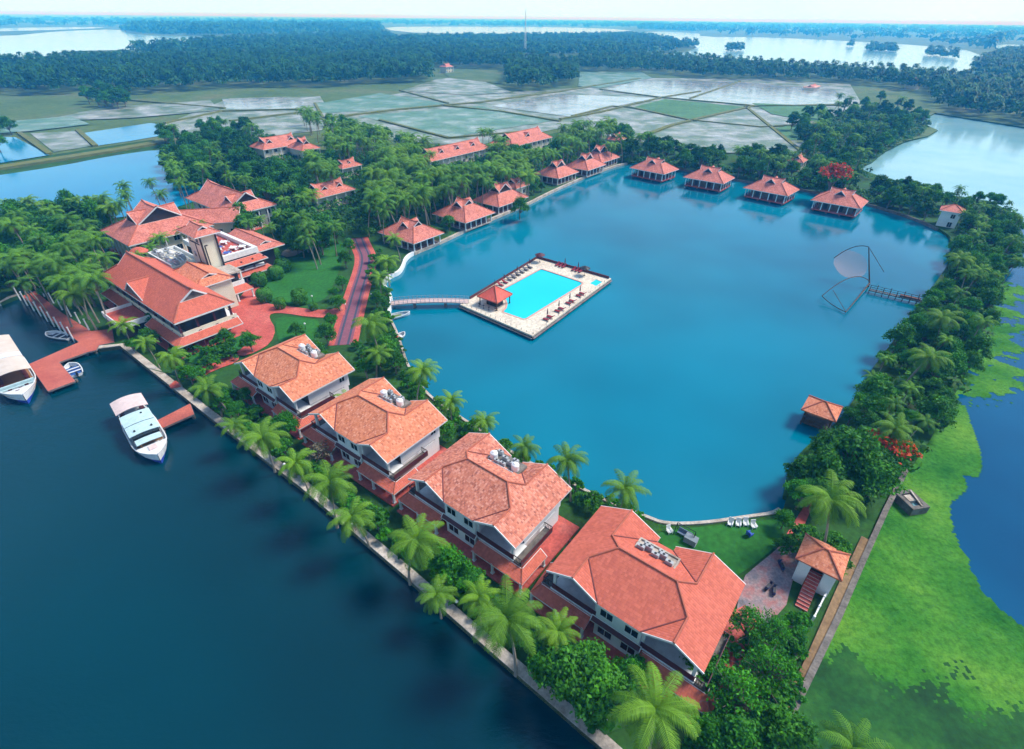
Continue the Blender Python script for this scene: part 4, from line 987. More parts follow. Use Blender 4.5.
# ------------------------------------------------------------------ jetties
def jetty(name, pp, z, label, holes=()):
    p = wpoly(pp, z); o = np.mean(p, axis=0); t = empty(name, (*o, 0), 0); tag(t, label, 'jetty')
    lp = [(x - o[0], y - o[1]) for x, y in p]
    b = MB(); b.prism(lp, z - .35, z); b.build('deck', M['deck'], t)
    for i, q in enumerate(lp):
        q = np.array(q) * .93; b = MB(); b.box(q[0] - .2, q[0] + .2, q[1] - .2, q[1] + .2, -1.5, z - .35); b.build('pile', M['stone'], t)
    b = MB()
    for i in range(len(lp)): b.bar((*lp[i - 1], z - .18), (*lp[i], z - .18), .12, .3)
    b.build('edge_beam', M['islandwall'], t)
    return t
jetty('jetty', [(22, 296), (35, 291), (62, 313), (91, 331), (112, 329), (114, 342), (99, 345), (96, 350), (87, 352), (59, 362), (75, 381), (48, 391), (29, 364), (79, 342)], 1.0, 'red T shaped jetty and promenade before the lodge, edged by white poles')
jetty('jetty', [(151, 423.5), (161, 428.5), (194, 414), (190, 403.5)], 1.0, 'short red jetty beside the white cabin boat')
for i in range(9):
    f = i / 8; b = MB()
    for (u0, v0), (u1, v1), g in (((19, 297), (73, 338.5), 'near'),):
        p = at(u0 + (u1 - u0) * f, v0 + (v1 - v0) * f, 1.0); b = MB(); b.tube([(0, 0, -2.4), (-.25, .2, 2.6)], [.17, .13], 8); b.lathe([(.18, 2.55), (.19, 2.7), (.02, 2.8)], -.25, .2, 8)
        o = b.build('mooring_pole', M['trim'], loc=p); tag(o, 'leaning white pole on the water side of the red promenade', 'pole', 'white poles on the water side of the promenade')
for i in range(7):
    f = i / 6; p = at(36 + 53 * f, 290 + 40 * f, 1.0); b = MB(); b.tube([(0, 0, 0), (-.2, .2, 2.6)], [.16, .12], 8); b.lathe([(.17, 2.55), (.18, 2.7), (.02, 2.8)], -.2, .2, 8)
    o = b.build('mooring_pole', M['trim'], loc=p); tag(o, 'leaning white pole on the garden side of the red promenade', 'pole', 'white poles on the garden side of the promenade')

# ------------------------------------------------------------------ boats
def hull(parent, L, Bm, h, sheer, mat, name='hull', draft=.4, stern=.78):
    """planked hull: x from stern 0 to bow L"""
    b = MB(); n = 14; sec = []
    for i in range(n + 1):
        x = L * i / n; f = i / n
        wd = Bm / 2 * (stern + (1 - stern) * min(1, f / .35)) if f < .64 else Bm / 2 * max(.02, (1 - ((f - .64) / .36) ** 2.6))
        z1 = h + sheer * max(0, (f - .45) / .55) ** 2
        sec.append([(x, -wd, z1), (x, -wd * .86, z1 * .35), (x, -wd * .5, -draft), (x, wd * .5, -draft), (x, wd * .86, z1 * .35), (x, wd, z1)])
    for i in range(n):
        for k in range(5): b.face([sec[i][k], sec[i][k + 1], sec[i + 1][k + 1], sec[i + 1][k]][::-1], 0 if k in (0, 4) else 1)
    b.face(sec[0][::-1])
    o = b.build(name, mat, parent)
    g = MB()
    for s in (0, 5):
        for i in range(n): g.bar(Vector(sec[i][s]) + Vector((0, 0, .03)), Vector(sec[i + 1][s]) + Vector((0, 0, .03)), .16, .12)
    g.build('gunwale', M['trim'], o)
    return o, sec
blue = plain('deep_blue_paint', (.03, .07, .42), .4); M['boatw'] = plain('white_boat_paint', (.72, .74, .76), .35); M['pinkc'] = plain('faded_pink_canvas', (.70, .55, .52), .8)
M['ice'] = plain('pale_blue_roof_sheet', (.50, .68, .70), .5); M['beige'] = surf('beige_canvas', [(.3, (.60, .50, .42)), (.7, (.70, .62, .55))], .5, .85); M['tan'] = plain('varnished_deck', (.34, .17, .07), .5)

def deckplane(parent, sec, i0, i1, z, mat, name, ins=.1):
    b = MB()
    for i in range(i0, i1):
        a, c = sec[i], sec[i + 1]; wa, wc = a[5][1] - ins, c[5][1] - ins
        if wa <= 0.02: continue
        b.face([(a[0][0], -wa, z), (c[0][0], -max(wc, .01), z), (c[0][0], max(wc, .01), z), (a[0][0], wa, z)])
    return b.build(name, mat, parent)
def arch_roof(parent, x0, x1, w_, z, rise, mat, name, t=.08, n=8):
    b = MB(); ys = [-w_ / 2 + w_ * i / n for i in range(n + 1)]; zf = lambda y: z + rise * (1 - (2 * y / w_) ** 2)
    for i in range(n):
        a, c = ys[i], ys[i + 1]
        b.face([(x0, a, zf(a)), (x1, a, zf(a)), (x1, c, zf(c)), (x0, c, zf(c))][::1]); b.face([(x0, a, zf(a) - t), (x0, c, zf(c) - t), (x1, c, zf(c) - t), (x1, a, zf(a) - t)])
        for x in (x0, x1): b.face([(x, a, zf(a) - t), (x, c, zf(c) - t), (x, c, zf(c)), (x, a, zf(a))])
    for y in (ys[0], ys[-1]): b.face([(x0, y, zf(y) - t), (x1, y, zf(y) - t), (x1, y, zf(y)), (x0, y, zf(y))])
    return b.build(name, mat, parent)

# white cabin boat
bow = np.array(at(160, 460, .8)[:2]); an = math.atan2(62.8 - 77.5, -56.4 + 70.5); L = 17.5
o = bow - L * np.array([math.cos(an), math.sin(an)])
t = empty('cabin_boat', (*o, 0), an); tag(t, 'white cabin boat with blue keel, pale roofs and pink stern canopy', 'boat')
hl, sec = hull(t, L, 4.9, 1.35, .7, [M['boatw'], blue])
deckplane(t, sec, 0, 14, 1.0, plain('grey_boat_deck', (.45, .46, .46), .7), 'deck')
deckplane(t, sec, 11, 14, 1.75, M['boatw'], 'foredeck', .05)
b = MB(); b.box(4.9, 12.2, -2.0, 2.0, 1.0, 2.0); b.build('cabin_wall', M['boatw'], t)
b = MB(); b.box(5.0, 12.0, -1.95, 1.95, 2.0, 3.0); b.build('cabin_window', M['glass'], t)
arch_roof(t, 4.7, 8.3, 4.5, 3.0, .22, M['ice'], 'cabin_roof'); arch_roof(t, 8.45, 11.6, 4.5, 2.95, .22, M['ice'], 'cabin_roof'); arch_roof(t, 12.3, 13.9, 3.7, 2.5, .1, M['ice'], 'windscreen_roof')
arch_roof(t, -.6, 4.0, 4.9, 3.25, .45, M['pinkc'], 'stern_canopy')
posts(t, [(0, -2.0), (0, 2.0), (3.8, -2.1), (3.8, 2.1)], 1.0, 3.3, .06)
posts(t, [(12.4, -1.6), (12.4, 1.6), (13.8, -1.3), (13.8, 1.3)], 1.0, 2.5, .05, M['tan'])
b = MB(); b.box(11.7, 12.3, -1.9, 1.9, 1.0, 2.2); b.build('dashboard', M['tan'], t)
for x, y in ((1, -1.5), (1, 1.5), (2.4, -1.5), (2.4, 1.5)):
    b = MB(); b.box(x - .5, x + .5, y - .35, y + .35, 1.0, 1.45); b.build('bench', M['rail'], t)
for i in range(7):
    x = 1.2 + i * 1.75; b = MB()
    yy = -2.5 if i > 1 else -2.3
    pts = [(x + .36 * math.cos(q), yy, .75 + .36 * math.sin(q)) for q in [2 * math.pi * k / 10 for k in range(11)]]; b.tube(pts, .12, 6); b.build('tyre_fender', M['railb'], t)
for x, y in ((5.8, .9), (10.6, -1.2), (10.6, 1.3)):
    b = MB(); b.lathe([(.16, 3.1), (.16, 3.35), (.02, 3.4)], x, y, 8); b.build('vent', M['railb'], t)
b = MB(); b.box(14.2, 15.4, -.6, .6, 1.75, 1.9); b.build('hatch', M['pinkc'], t)

# big canopied boat at the left edge
p1 = np.array(at(9.6, 337.7, 3.6)[:2]); p2 = np.array(at(30.5, 370, 3.6)[:2]); d = (p2 - p1) / np.linalg.norm(p2 - p1); an = math.atan2(d[1], d[0]); nrm = np.array([-d[1], d[0]])
L = 25.0; Bm = 6.4; o = p2 - nrm * (Bm / 2 - .3) + d * 5.6 - d * L
t = empty('tour_boat', (*o, 0), an); tag(t, 'large tour boat under a long beige canopy at the red jetty', 'boat')
hl, sec = hull(t, L, Bm, 1.5, .7, [M['boatw'], blue], stern=.8)
deckplane(t, sec, 0, 14, 1.15, M['tan'], 'deck')
arch_roof(t, -.5, 9.6, Bm - .2, 3.6, .55, M['beige'], 'canopy'); arch_roof(t, 9.65, 11.6, Bm - .2, 3.65, .55, M['boatw'], 'canopy_band'); arch_roof(t, 11.65, 18.6, Bm - .2, 3.6, .55, M['beige'], 'canopy')
posts(t, [(x, y) for x in (.5, 4.5, 8.5, 12.5, 16.5, 18.4) for y in (-2.75, 2.75)], 1.15, 3.65, .07)
b = MB(); b.box(19.6, 19.9, -2.7, 2.7, 1.15, 2.2); b.box(20.2, 20.5, -2.5, 2.5, 1.15, 1.8); b.build('windscreen', M['ice'], t)
b = MB(); b.box(2, 17.5, -2.3, -1.6, 1.15, 1.6); b.build('bench', M['rail'], t); b = MB(); b.box(2, 17.5, 1.6, 2.3, 1.15, 1.6); b.build('bench', M['rail'], t)
for x, y in ((21.4, -1.2), (21.8, .3), (21.2, 1.3), (22.6, -.3)):
    b = MB(); b.box(x - .3, x + .3, y - .3, y + .3, 1.15, 1.55); b.box(x - .35, x - .27, y - .3, y + .3, 1.55, 2.0); b.build('deck_seat', M['rail'], t)
deckplane(t, sec, 12, 14, 1.9, M['boatw'], 'foredeck', .05)

def small_boat(u, v, an, L, Bm, label, inner, motor=True, name='dinghy', mat=None):
    p = at(u, v, .2); t = empty(name, (p.x - L / 2 * math.cos(an), p.y - L / 2 * math.sin(an), 0), an); tag(t, label, 'boat')
    hl, sec = hull(t, L, Bm, .6, .25, [mat or M['boatw'], mat or M['boatw']], draft=.15)
    deckplane(t, sec, 0, 11, .3, inner, 'floor', .22)
    for x in (L * .3, L * .55):
        b = MB(); b.box(x - .18, x + .18, -Bm * .42, Bm * .42, .5, .58); b.build('thwart', M['boatw'], t)
    if motor:
        b = MB(); b.box(-.35, .02, -.18, .18, .4, 1.05); b.tube([(-.15, 0, .5), (-.15, 0, -.5)], .08); b.build('outboard_motor', M['railb'], t)
    return t
small_boat(59, 336.5, R(165), 6.6, 2.5, 'small white speedboat beside the poles of the red promenade', plain('dark_boat_floor', (.06, .07, .1), .7), False, 'speedboat')
small_boat(74, 370.5, R(138), 5.4, 2.6, 'small white dinghy with blue floor at the corner of the red jetty', plain('blue_boat_floor', (.03, .10, .32), .6))
small_boat(391, 318, R(28), 9.5, 2.2, 'slim white rowing boat with green floor moored under the footbridge', plain('green_boat_floor', (.12, .2, .06), .8), False, 'rowing_boat')
t = small_boat(399, 338, R(60), 4.0, 1.6, 'little white pedal boat with red seat under the palms by the footbridge', M['boatw'], False, 'pedal_boat')
b = MB(); b.box(1.1, 1.9, -.6, .6, .5, .8); b.box(.95, 1.15, -.6, .6, .5, 1.3); b.build('seat', plain('bright_red_plastic', (.7, .04, .03), .4), t)

# ------------------------------------------------------------------ fishing net and bamboo pier
P0 = at(868, 287, 0)
t = empty('fishing_net', P0, 0); tag(t, 'large cantilevered fishing net hanging from curved poles over the lagoon', 'fishing net')
def rel(u, v, z): return tuple(at(u, v, z) - P0)
def arcp(a, c, up, n=10):
    a = Vector(a); c = Vector(c); return [a.lerp(c, i / n) + Vector((0, 0, up * 4 * (i / n) * (1 - i / n))) for i in range(n + 1)]
TOP = min([rel(868.8, 247, z) for z in np.linspace(5, 14, 60)], key=lambda q: abs(q[1]))
b = MB(); b.tube([(0, 0, -1.5), (0, 0, 1), TOP], [.22, .2, .12]); b.build('mast', M['wood'], t)
tipA, tipB, tipC, tipD = rel(834, 258, 5.5), rel(846, 312, .6), rel(822, 296, 1.4), rel(872, 270, 4.5)
top = Vector(TOP)
b = MB(); b.tube([(0, 0, 1.2), Vector(tipB) * .5 + Vector((0, 0, .4)), tipB], [.2, .16, .1]); b.build('boom', M['wood'], t)
for a_, c_, u_ in ((tipC, (0, 0, 1.5), 3.2), (tipA, tuple(top), 1.5), (tipC, tipB, -.4)):
    b = MB(); b.tube(arcp(a_, c_, u_), .1, 5); b.build('curved_pole', M['wood'], t)
for q4 in ((rel(833, 290, 1.8), tipB), (tuple(top), rel(884, 272, 1.5))):
    b = MB(); b.tube(q4, .07, 5); b.build('stay', M['wood'], t)
m, tt, p_ = newmat('fine_pink_netting')
trn = nd(tt, 'ShaderNodeBsdfTransparent'); mx = nd(tt, 'ShaderNodeMixShader'); mx.inputs[0].default_value = .34
p_.inputs['Base Color'].default_value = (.46, .30, .28, 1); p_.inputs['Roughness'].default_value = .9
tt.links.new(trn.outputs[0], mx.inputs[1]); tt.links.new(p_.outputs[0], mx.inputs[2]); tt.links.new(mx.outputs[0], tt.nodes['Material Output'].inputs[0]); M['net'] = m
c0, c1, c2, c3 = [Vector(q) for q in (rel(831, 257, 5.5), rel(858, 249, 8.0), rel(872, 266, 5.0), rel(868, 281, 2.2))]; c4 = Vector(rel(843, 279, 2.2))
b = MB(); n = 12; g = [[None] * (n + 1) for _ in range(n + 1)]
for i in range(n + 1):
    for j in range(n + 1):
        a_, b_ = 2 * i / n - 1, 2 * j / n - 1; s, q = .5 + .57 * a_ * math.sqrt(1 - b_ * b_ / 2), .5 + .57 * b_ * math.sqrt(1 - a_ * a_ / 2); g[i][j] = (c0.lerp(c1, s)).lerp(c4.lerp(c2.lerp(c3, .5), s), q) + Vector((0, 0, -1.6 * 4 * s * (1 - s) * q * (1 - q) * 2))
for i in range(n):
    for j in range(n): b.face([g[i][j], g[i + 1][j], g[i + 1][j + 1], g[i][j + 1]])
b.build('net', M['net'], t)
A = Vector(at(869, 289, 1.0)); B = Vector(at(926, 302, 1.0)); d = (B - A); L = d.length
t = empty('bamboo_pier', (A.x, A.y, 0), math.atan2(d.y, d.x)); tag(t, 'rickety bamboo pier from the bank to the fishing net', 'pier')
b = MB()
for i in range(int(L / .35)): b.box(i * .35, i * .35 + .24, -.7, .7, .9, .98)
b.build('planks', M['wood'], t); tag(bpy.data.objects['planks'], kind='stuff')
for y in (-.75, .75):
    b = MB(); b.tube([(0, y, .85), (L, y, .85)], .08, 5); b.tube([(0, y, 1.9), (L, y, 1.85)], .06, 5); b.build('rail', M['wood'], t)
for i in range(9):
    for y in (-.8, .8):
        b = MB(); x = .2 + (L - .5) * i / 8; b.tube([(x, y * 1.5, -1.2), (x, y, .9), (x, y * .95, 2.3 if i % 2 else 1.9)], .08, 5); b.build('stake', M['wood'], t)
b = MB(); b.box(L * .55, L * .9, -.5, .5, 1.0, 1.5); b.build('net_bundle', plain('reddish_net_heap', (.2, .1, .08), .9), t)

# ------------------------------------------------------------------ small buildings on the banks
def hut_roof(W, D, z, k, ins=.32):
    h = min(W, D) / 2; r = W * ins
    zz = z + k * h
    return [[(0, 0, z), (W, 0, z), (W - r, D / 2, zz), (r, D / 2, zz)], [(0, D, z), (r, D / 2, zz), (W - r, D / 2, zz), (W, D, z)], [(0, 0, z), (r, D / 2, zz), (0, D, z)], [(W, 0, z), (W, D, z), (W - r, D / 2, zz)]]
A = at(795.5, 558, 5.0); t = empty('stair_hut', (A.x, A.y, LZ), RA); tag(t, 'white hut with red tiled roof and red stair by the boundary wall', 'hut')
build_roof(t, hut_roof(5.2, 4.8, 4.2, .55, .45), M['tile_old'], t=.12, fascia=M['ridge'], fh=.16)
b = MB(); b.box(.6, 1.9, .4, 4.4, 0, 4.4); b.box(3.4, 4.7, .4, 4.4, 0, 4.4); b.box(1.9, 3.4, 4.0, 4.4, 0, 4.4); b.build('wall', M['white'], t)
b = MB()
for i in range(11): b.box(1.95, 3.35, -3.2 + i * .42, -3.2 + (i + 1) * .42, 0, .2 + i * .2)
b.build('stair', M['redpave'], t)
b = MB()
for i in range(11): b.box(1.95, 3.35, -3.22 + i * .42, -3.2 + i * .42 + .05, .2 + i * .2 - .05, .205 + i * .2)
b.build('step_nosing', plain('pale_step_edge', (.55, .35, .3), .8), t); tag(bpy.data.objects['step_nosing'], kind='stuff')
b = MB(); b.box(1.95, 3.35, 1.5, 3.98, 2.2, 4.2); b.build('inner_dark_wall', M['dark'], t)
A = at(801.5, 408.5, 3.6); t = empty('water_pavilion', (A.x, A.y, 0), RA); tag(t, 'small open pavilion with orange tiled roof standing in the lagoon', 'pavilion')
build_roof(t, hut_roof(5.6, 5.4, 3.4, .55, .46), M['tile_old'], t=.12, fascia=M['ridge'], fh=.16)
b = MB(); b.box(.5, 5.1, .5, 4.9, .55, .8); b.build('deck', M['wood'], t)
posts(t, [(.7, .7), (4.9, .7), (4.9, 4.7), (.7, 4.7)], -1.5, 3.6, .11, M['wood'])
b = MB(); railing(b, [(4.9, .7), (.7, .7), (.7, 4.7), (4.9, 4.7)], .8, .8, .4, .03); b.build('railing', M['wood'], t)
A = at(836, 424, .8); b = MB(); b.box(0, 5.5, -.8, .8, .45, .7); o = b.build('gangway', M['wood'], loc=(A.x, A.y - .3, 0), rz=RA + .5); tag(o, 'short wooden gangway from the bank to the small lagoon pavilion', 'gangway')
A = at(937, 222, 2); t = empty('corner_hut', (A.x, A.y, LZ - .6), RA); tag(t, 'narrow two storey white hut with red roof at the far right lagoon corner', 'hut')
b = MB(); b.box(0, 5.5, 0, 5, -1, 6); b.build('wall', M['white'], t); build_roof(t, [[(x - .8, y - .8, z) for x, y, z in p] for p in hut_roof(7.1, 6.6, 6, .55, .45)], M['tile_far'], t=.12)
windows(t, [(3.6, 0, 4.4, 1.2, 1.3, 'x', -1), (5.5, 2.5, 4.4, 1.2, 1.3, 'y', 1), (3.6, 0, 1.6, 1.2, 1.6, 'x', -1)])
A, B, C_, D_ = [at(u, v, .9) for u, v in ((893, 494), (912, 512), (919, 496), (902, 484))]
t = empty('stone_tank', (A.x, A.y, 0), math.atan2(B.y - A.y, B.x - A.x)); tag(t, 'square open stone tank half in the green weed', 'tank')
W = (B - A).length; D = (C_ - B).length * .66
b = MB()
for x0, x1, y0, y1 in ((0, W, 0, .6), (0, W, D - .6, D), (0, .6, .6, D - .6), (W - .6, W, .6, D - .6)): b.box(x0, x1, y0, y1, -1, 1.4)
b.build('wall', M['stone'], t); b = MB(); b.box(.6, W - .6, .6, D - .6, -1, .7); b.build('water', M['lakew'], t)
b = MB(); b.box(.8, 2.0, .9, 2.0, .7, 1.3); b.bar((.3, D - .4, 1.5), (W - .3, D - 1.2, 1.5), .2, .15); b.build('pump', M['coping'], t)

# lattice mast far behind the wood
A = at(525, 55, LZ); t = empty('radio_mast', (A.x, A.y, LZ), .3); tag(t, 'tall thin lattice mast rising from the distant wood above the horizon', 'mast')
hm = 73; wz = lambda z: 2.4 * (1 - z / hm) + .35
for k in range(4):
    q = k * math.pi / 2; b = MB(); b.tube([(wz(0) * math.cos(q), wz(0) * math.sin(q), 0), (wz(hm) * math.cos(q), wz(hm) * math.sin(q), hm)], .14, 4); b.build('leg', M['boatw'], t)
b = MB(); zz = 0; k = 0
while zz < hm - 4:
    z2 = zz + max(2.5, wz(zz) * 1.5)
    for i in range(4):
        q, q2 = i * math.pi / 2, (i + 1) * math.pi / 2
        b.bar((wz(zz) * math.cos(q), wz(zz) * math.sin(q), zz), (wz(z2) * math.cos(q2), wz(z2) * math.sin(q2), z2), .12, .12); b.bar((wz(zz) * math.cos(q), wz(zz) * math.sin(q), zz), (wz(zz) * math.cos(q2), wz(zz) * math.sin(q2), zz), .1, .1)
    zz = z2
b.build('bracing', M['boatw'], t)

# ------------------------------------------------------------------ garden furniture, lamps, fence
def garden_chair(u, v, an, label, group=None, mat=None):
    p = at(u, v, LZ); t = empty('garden_chair', (p.x, p.y, LZ + .03), an); tag(t, label, 'chair', group); mat = mat or M['trim']
    b = MB(); b.box(-.35, .35, -.35, .35, .36, .44); b.build('seat', mat, t)
    b = MB(); b.bar((0, .33, .44), (0, .5, 1.15), .7, .08, up=(0, 1, 0)); b.build('backrest', mat, t)
    for x in (-.3, .3):
        b = MB(); b.box(x - .06, x + .06, -.38, .38, .62, .68); b.bar((x, -.33, 0), (x, -.33, .64), .07, .07); b.bar((x, .33, 0), (x, .33, .64), .07, .07); b.build('arm', mat, t)
for i, (u, v) in enumerate(((729.5, 525.5), (737.5, 526), (745, 525.5), (753, 528))): garden_chair(u, v, R(-30 + 12 * i), 'white garden chair in the row facing the lagoon on the lawn', 'white chairs by the lagoon lawn')
bl = plain('blue_plastic', (.04, .10, .5), .5)
garden_chair(749, 536, R(120), 'blue garden chair on the lawn beside the white chairs', None, bl)
garden_chair(669, 533, R(20), 'single white garden chair near the roof notch of the red villa')
p = at(684, 537, LZ); t = empty('garden_swing', (p.x, p.y, LZ), RA); tag(t, 'grey metal garden swing on the lawn behind the red villa', 'swing')
b = MB()
for x in (-1.3, 1.3): b.tube([(x, -.8, 0), (x, 0, 2.0)], .05); b.tube([(x, .8, 0), (x, 0, 2.0)], .05)
b.tube([(-1.3, 0, 2.0), (1.3, 0, 2.0)], .05); b.build('frame', M['glass'], t)
b = MB(); b.box(-1.0, 1.0, -.3, .3, .5, .6); b.box(-1.0, 1.0, .25, .35, .6, 1.1); b.build('seat', plain('blue_grey_cushion', (.14, .2, .3), .8), t)
b = MB(); b.tube([(-1, 0, .6), (-1, 0, 2)], .02); b.tube([(1, 0, .6), (1, 0, 2)], .02); b.build('chain', M['glass'], t)
p = at(690, 543, LZ); b = MB(); b.box(-.8, .8, -.5, .5, .05, 1.1); b.box(-.85, .85, -.55, .55, 1.1, 1.17)
for q in range(5): b.box(-.83, .83, -.53, .53, .2 + q * .18, .24 + q * .18)
o = b.build('equipment_box', plain('grey_steel', (.2, .24, .27), .5), loc=(p.x, p.y, LZ), rz=RA); tag(o, 'grey ribbed equipment box on the lawn by the garden swing', 'box')
A = at(827, 591, LZ); B = at(812, 621, LZ); L = (B - A).length; t = empty('white_fence', (A.x, A.y, LZ), math.atan2(B.y - A.y, B.x - A.x)); tag(t, 'short white rail fence beside the dirt path and hut', 'fence')
b = MB(); b.bar((0, 0, .85), (L, 0, .85), .16, .14); b.bar((0, 0, .45), (L, 0, .45), .1, .1); b.build('rail', M['trim'], t)
for i in range(4):
    b = MB(); b.box(L * i / 3 - .12, L * i / 3 + .12, -.12, .12, 0, 1.05); b.build('post', M['trim'], t)
def lamp(u, v, label, h=1.0):
    p = at(u, v, LZ); t = empty('garden_lamp', (p.x, p.y, LZ), 0); tag(t, label, 'lamp', 'garden lamps')
    b = MB(); b.lathe([(.12, 0), (.05, .06), (.045, h)], n=8); b.build('post', M['railb'], t)
    b = MB(); b.lathe([(.08, h), (.22, h + .12), (.24, h + .26), (.14, h + .42), (.02, h + .46)], n=10); b.build('globe', M['trim'], t)
for u, v in ((286, 470), (352, 530), (440, 592), (457, 607), (604, 726), (565, 690)): lamp(u, v, 'low white globe lamp in the grass strip beside the quay wall')
for u, v in ((306, 330), (313, 302), (346, 290), (346, 310), (372, 300), (330, 250)): lamp(u, v, 'white globe lamp on the lawn beside the garden path', 1.4)
# red flower pots / scooters on the court
p = at(782, 585, LZ)
for i, (u, v) in enumerate(((768, 588), (773, 592), (780, 567))):
    p = at(u, v, LZ + .05); t = empty('scooter', (p.x, p.y, LZ + .03), R(40 + 25 * i)); tag(t, 'dark scooter parked on the grey court by the stair hut', 'scooter', 'scooters on the court')
    for x in (-.6, .6):
        b = MB(); pts = [(x + .22 * math.cos(q), 0, .25 + .22 * math.sin(q)) for q in [2 * math.pi * k / 10 for k in range(11)]]; b.tube(pts, .07, 6); b.build('wheel', M['railb'], t)
    b = MB(); b.box(-.75, .2, -.18, .18, .35, .75); b.box(.1, .5, -.15, .15, .3, .42); b.bar((.5, 0, .35), (.42, 0, 1.0), .3, .1); b.build('body', plain('navy_paint', (.03, .04, .12), .3), t)
    b = MB(); b.box(-.7, .1, -.15, .15, .75, .83); b.build('saddle', M['railb'], t)
    b = MB(); b.tube([(.42, -.32, 1.02), (.42, .32, 1.02)], .03); b.build('handlebar', M['railb'], t)
# ------------------------------------------------------------------ vegetation
NR = np.random.default_rng(11)
M['palm'] = leaf_mat('coconut_leaves', (.022, .12, .008), (.19, .39, .032), .25, .2)
M['palmd'] = leaf_mat('dark_palm_leaves', (.016, .11, .010), (.15, .36, .032), .25, .3)
M['leaf'] = leaf_mat('tree_leaves', (.013, .095, .008), (.092, .36, .022), .25, .3)
M['leafb'] = leaf_mat('bright_tree_leaves', (.012, .11, .006), (.085, .40, .018), .3, .25)
M['leafd'] = leaf_mat('dark_tree_leaves', (.009, .070, .011), (.055, .24, .028), .2, .35)
M['flame'] = leaf_mat('flame_flowers', (.55, .04, .012), (.85, .12, .02), .2, .1)
M['hedge'] = leaf_mat('hedge_leaves', (.022, .13, .010), (.09, .32, .025), .15, .15)
M['deadfrond'] = leaf_mat('dead_palm_fronds', (.13, .09, .035), (.26, .20, .09), .15, .2)
M['dry'] = leaf_mat('dry_twigs', (.10, .085, .055), (.20, .18, .12), .1, .2)

def palm_meshes(seed, h, nf, fl, mat, nseg=16, bend=1.0, droop=1.0):
    """a coconut palm: bent tapering trunk; fronds with a rib and hanging leaflets"""
    rn = np.random.default_rng(seed)
    ba = rn.uniform(0, 6.28); bx, by = bend * math.cos(ba), bend * math.sin(ba)
    zs = np.linspace(-.3, h, 7); pts = [(bx * (max(z, 0) / h) ** 1.7, by * (max(z, 0) / h) ** 1.7, z) for z in zs]
    tb = MB(); tb.tube(pts, [.26, .2, .17, .155, .145, .135, .15], 7)
    tme_o = tb.build('trunk', M['palmbark']); tme = tme_o.data; bpy.data.objects.remove(tme_o)
    top = np.array(pts[-1]); V = []; Fc = []; U = []; MI = []; cur = [0]
    def quad(a, b_, c, d, tone):
        k = len(V); MI.append(cur[0]); V.extend((a, b_, c, d)); Fc.append((k, k + 1, k + 2, k + 3)); U.extend([(tone, .5)] * 4)
    for i in range(nf):
        az = i * 2.39996 + rn.uniform(-.3, .3); f = i / nf
        el = R(76) - R(100) * f + rn.uniform(-.12, .12)          # young fronds stand up, old ones hang
        L = fl * (0.75 + .3 * math.sin(math.pi * min(1, f + .25))) * rn.uniform(.9, 1.08)
        dirh = np.array([math.cos(az), math.sin(az), 0]); side = np.array([-math.sin(az), math.cos(az), 0])
        cur[0] = 1 if f > .86 and rn.random() < .7 else 0
        if cur[0]: el -= R(18); L *= .85
        p = top.copy(); e = el; prev = None; tone0 = np.clip(.85 - .55 * f + rn.uniform(-.12, .12), 0, 1); tw = rn.uniform(-.35, .35)  # upper fronds coloured lighter, as if caught by the sun
        for s in range(nseg + 1):
            q = s / nseg
            d = dirh * math.cos(e) + np.array([0, 0, math.sin(e)])
            if prev is not None:
                wr = .05 * (1 - q) + .012; quad(prev - side * wr, p - side * wr, p + side * wr, prev + side * wr, min(1, tone0 + .25))
            if s > 0:
                ll = fl * .215 * (math.sin(math.pi * (.12 + .80 * q)) ** .7) * rn.uniform(.85, 1.1)
                for sg in (-1, 1):
                    for hh in (0, .5):
                        pp = p - d * (L / nseg) * hh
                        ld = side * sg * .80 + d * .48 + np.array([0, 0, -.14 - .25 * droop * rn.random() + tw * sg * .4]); ld /= np.linalg.norm(ld)
                        wv = d * (L / nseg * .19)
                        mid = pp + ld * ll * .55; tip = pp + ld * ll + np.array([0, 0, -ll * .24 * droop])
                        tn = np.clip(tone0 + rn.uniform(-.14, .14), 0, 1)
                        quad(pp - wv * .6, mid - wv, mid + wv, pp + wv * .6, tn); quad(mid - wv, tip, tip + wv * .2, mid + wv, tn)
            prev = p.copy(); p = p + d * (L / nseg); e -= R(5.4) * droop * (1 + .6 * q) * (16 / nseg)
    # nuts and dead skirt
    cme = np_mesh('crown', np.array(V), np.array(Fc), [mat, M['deadfrond']], MI, np.array(U))
    return tme, cme

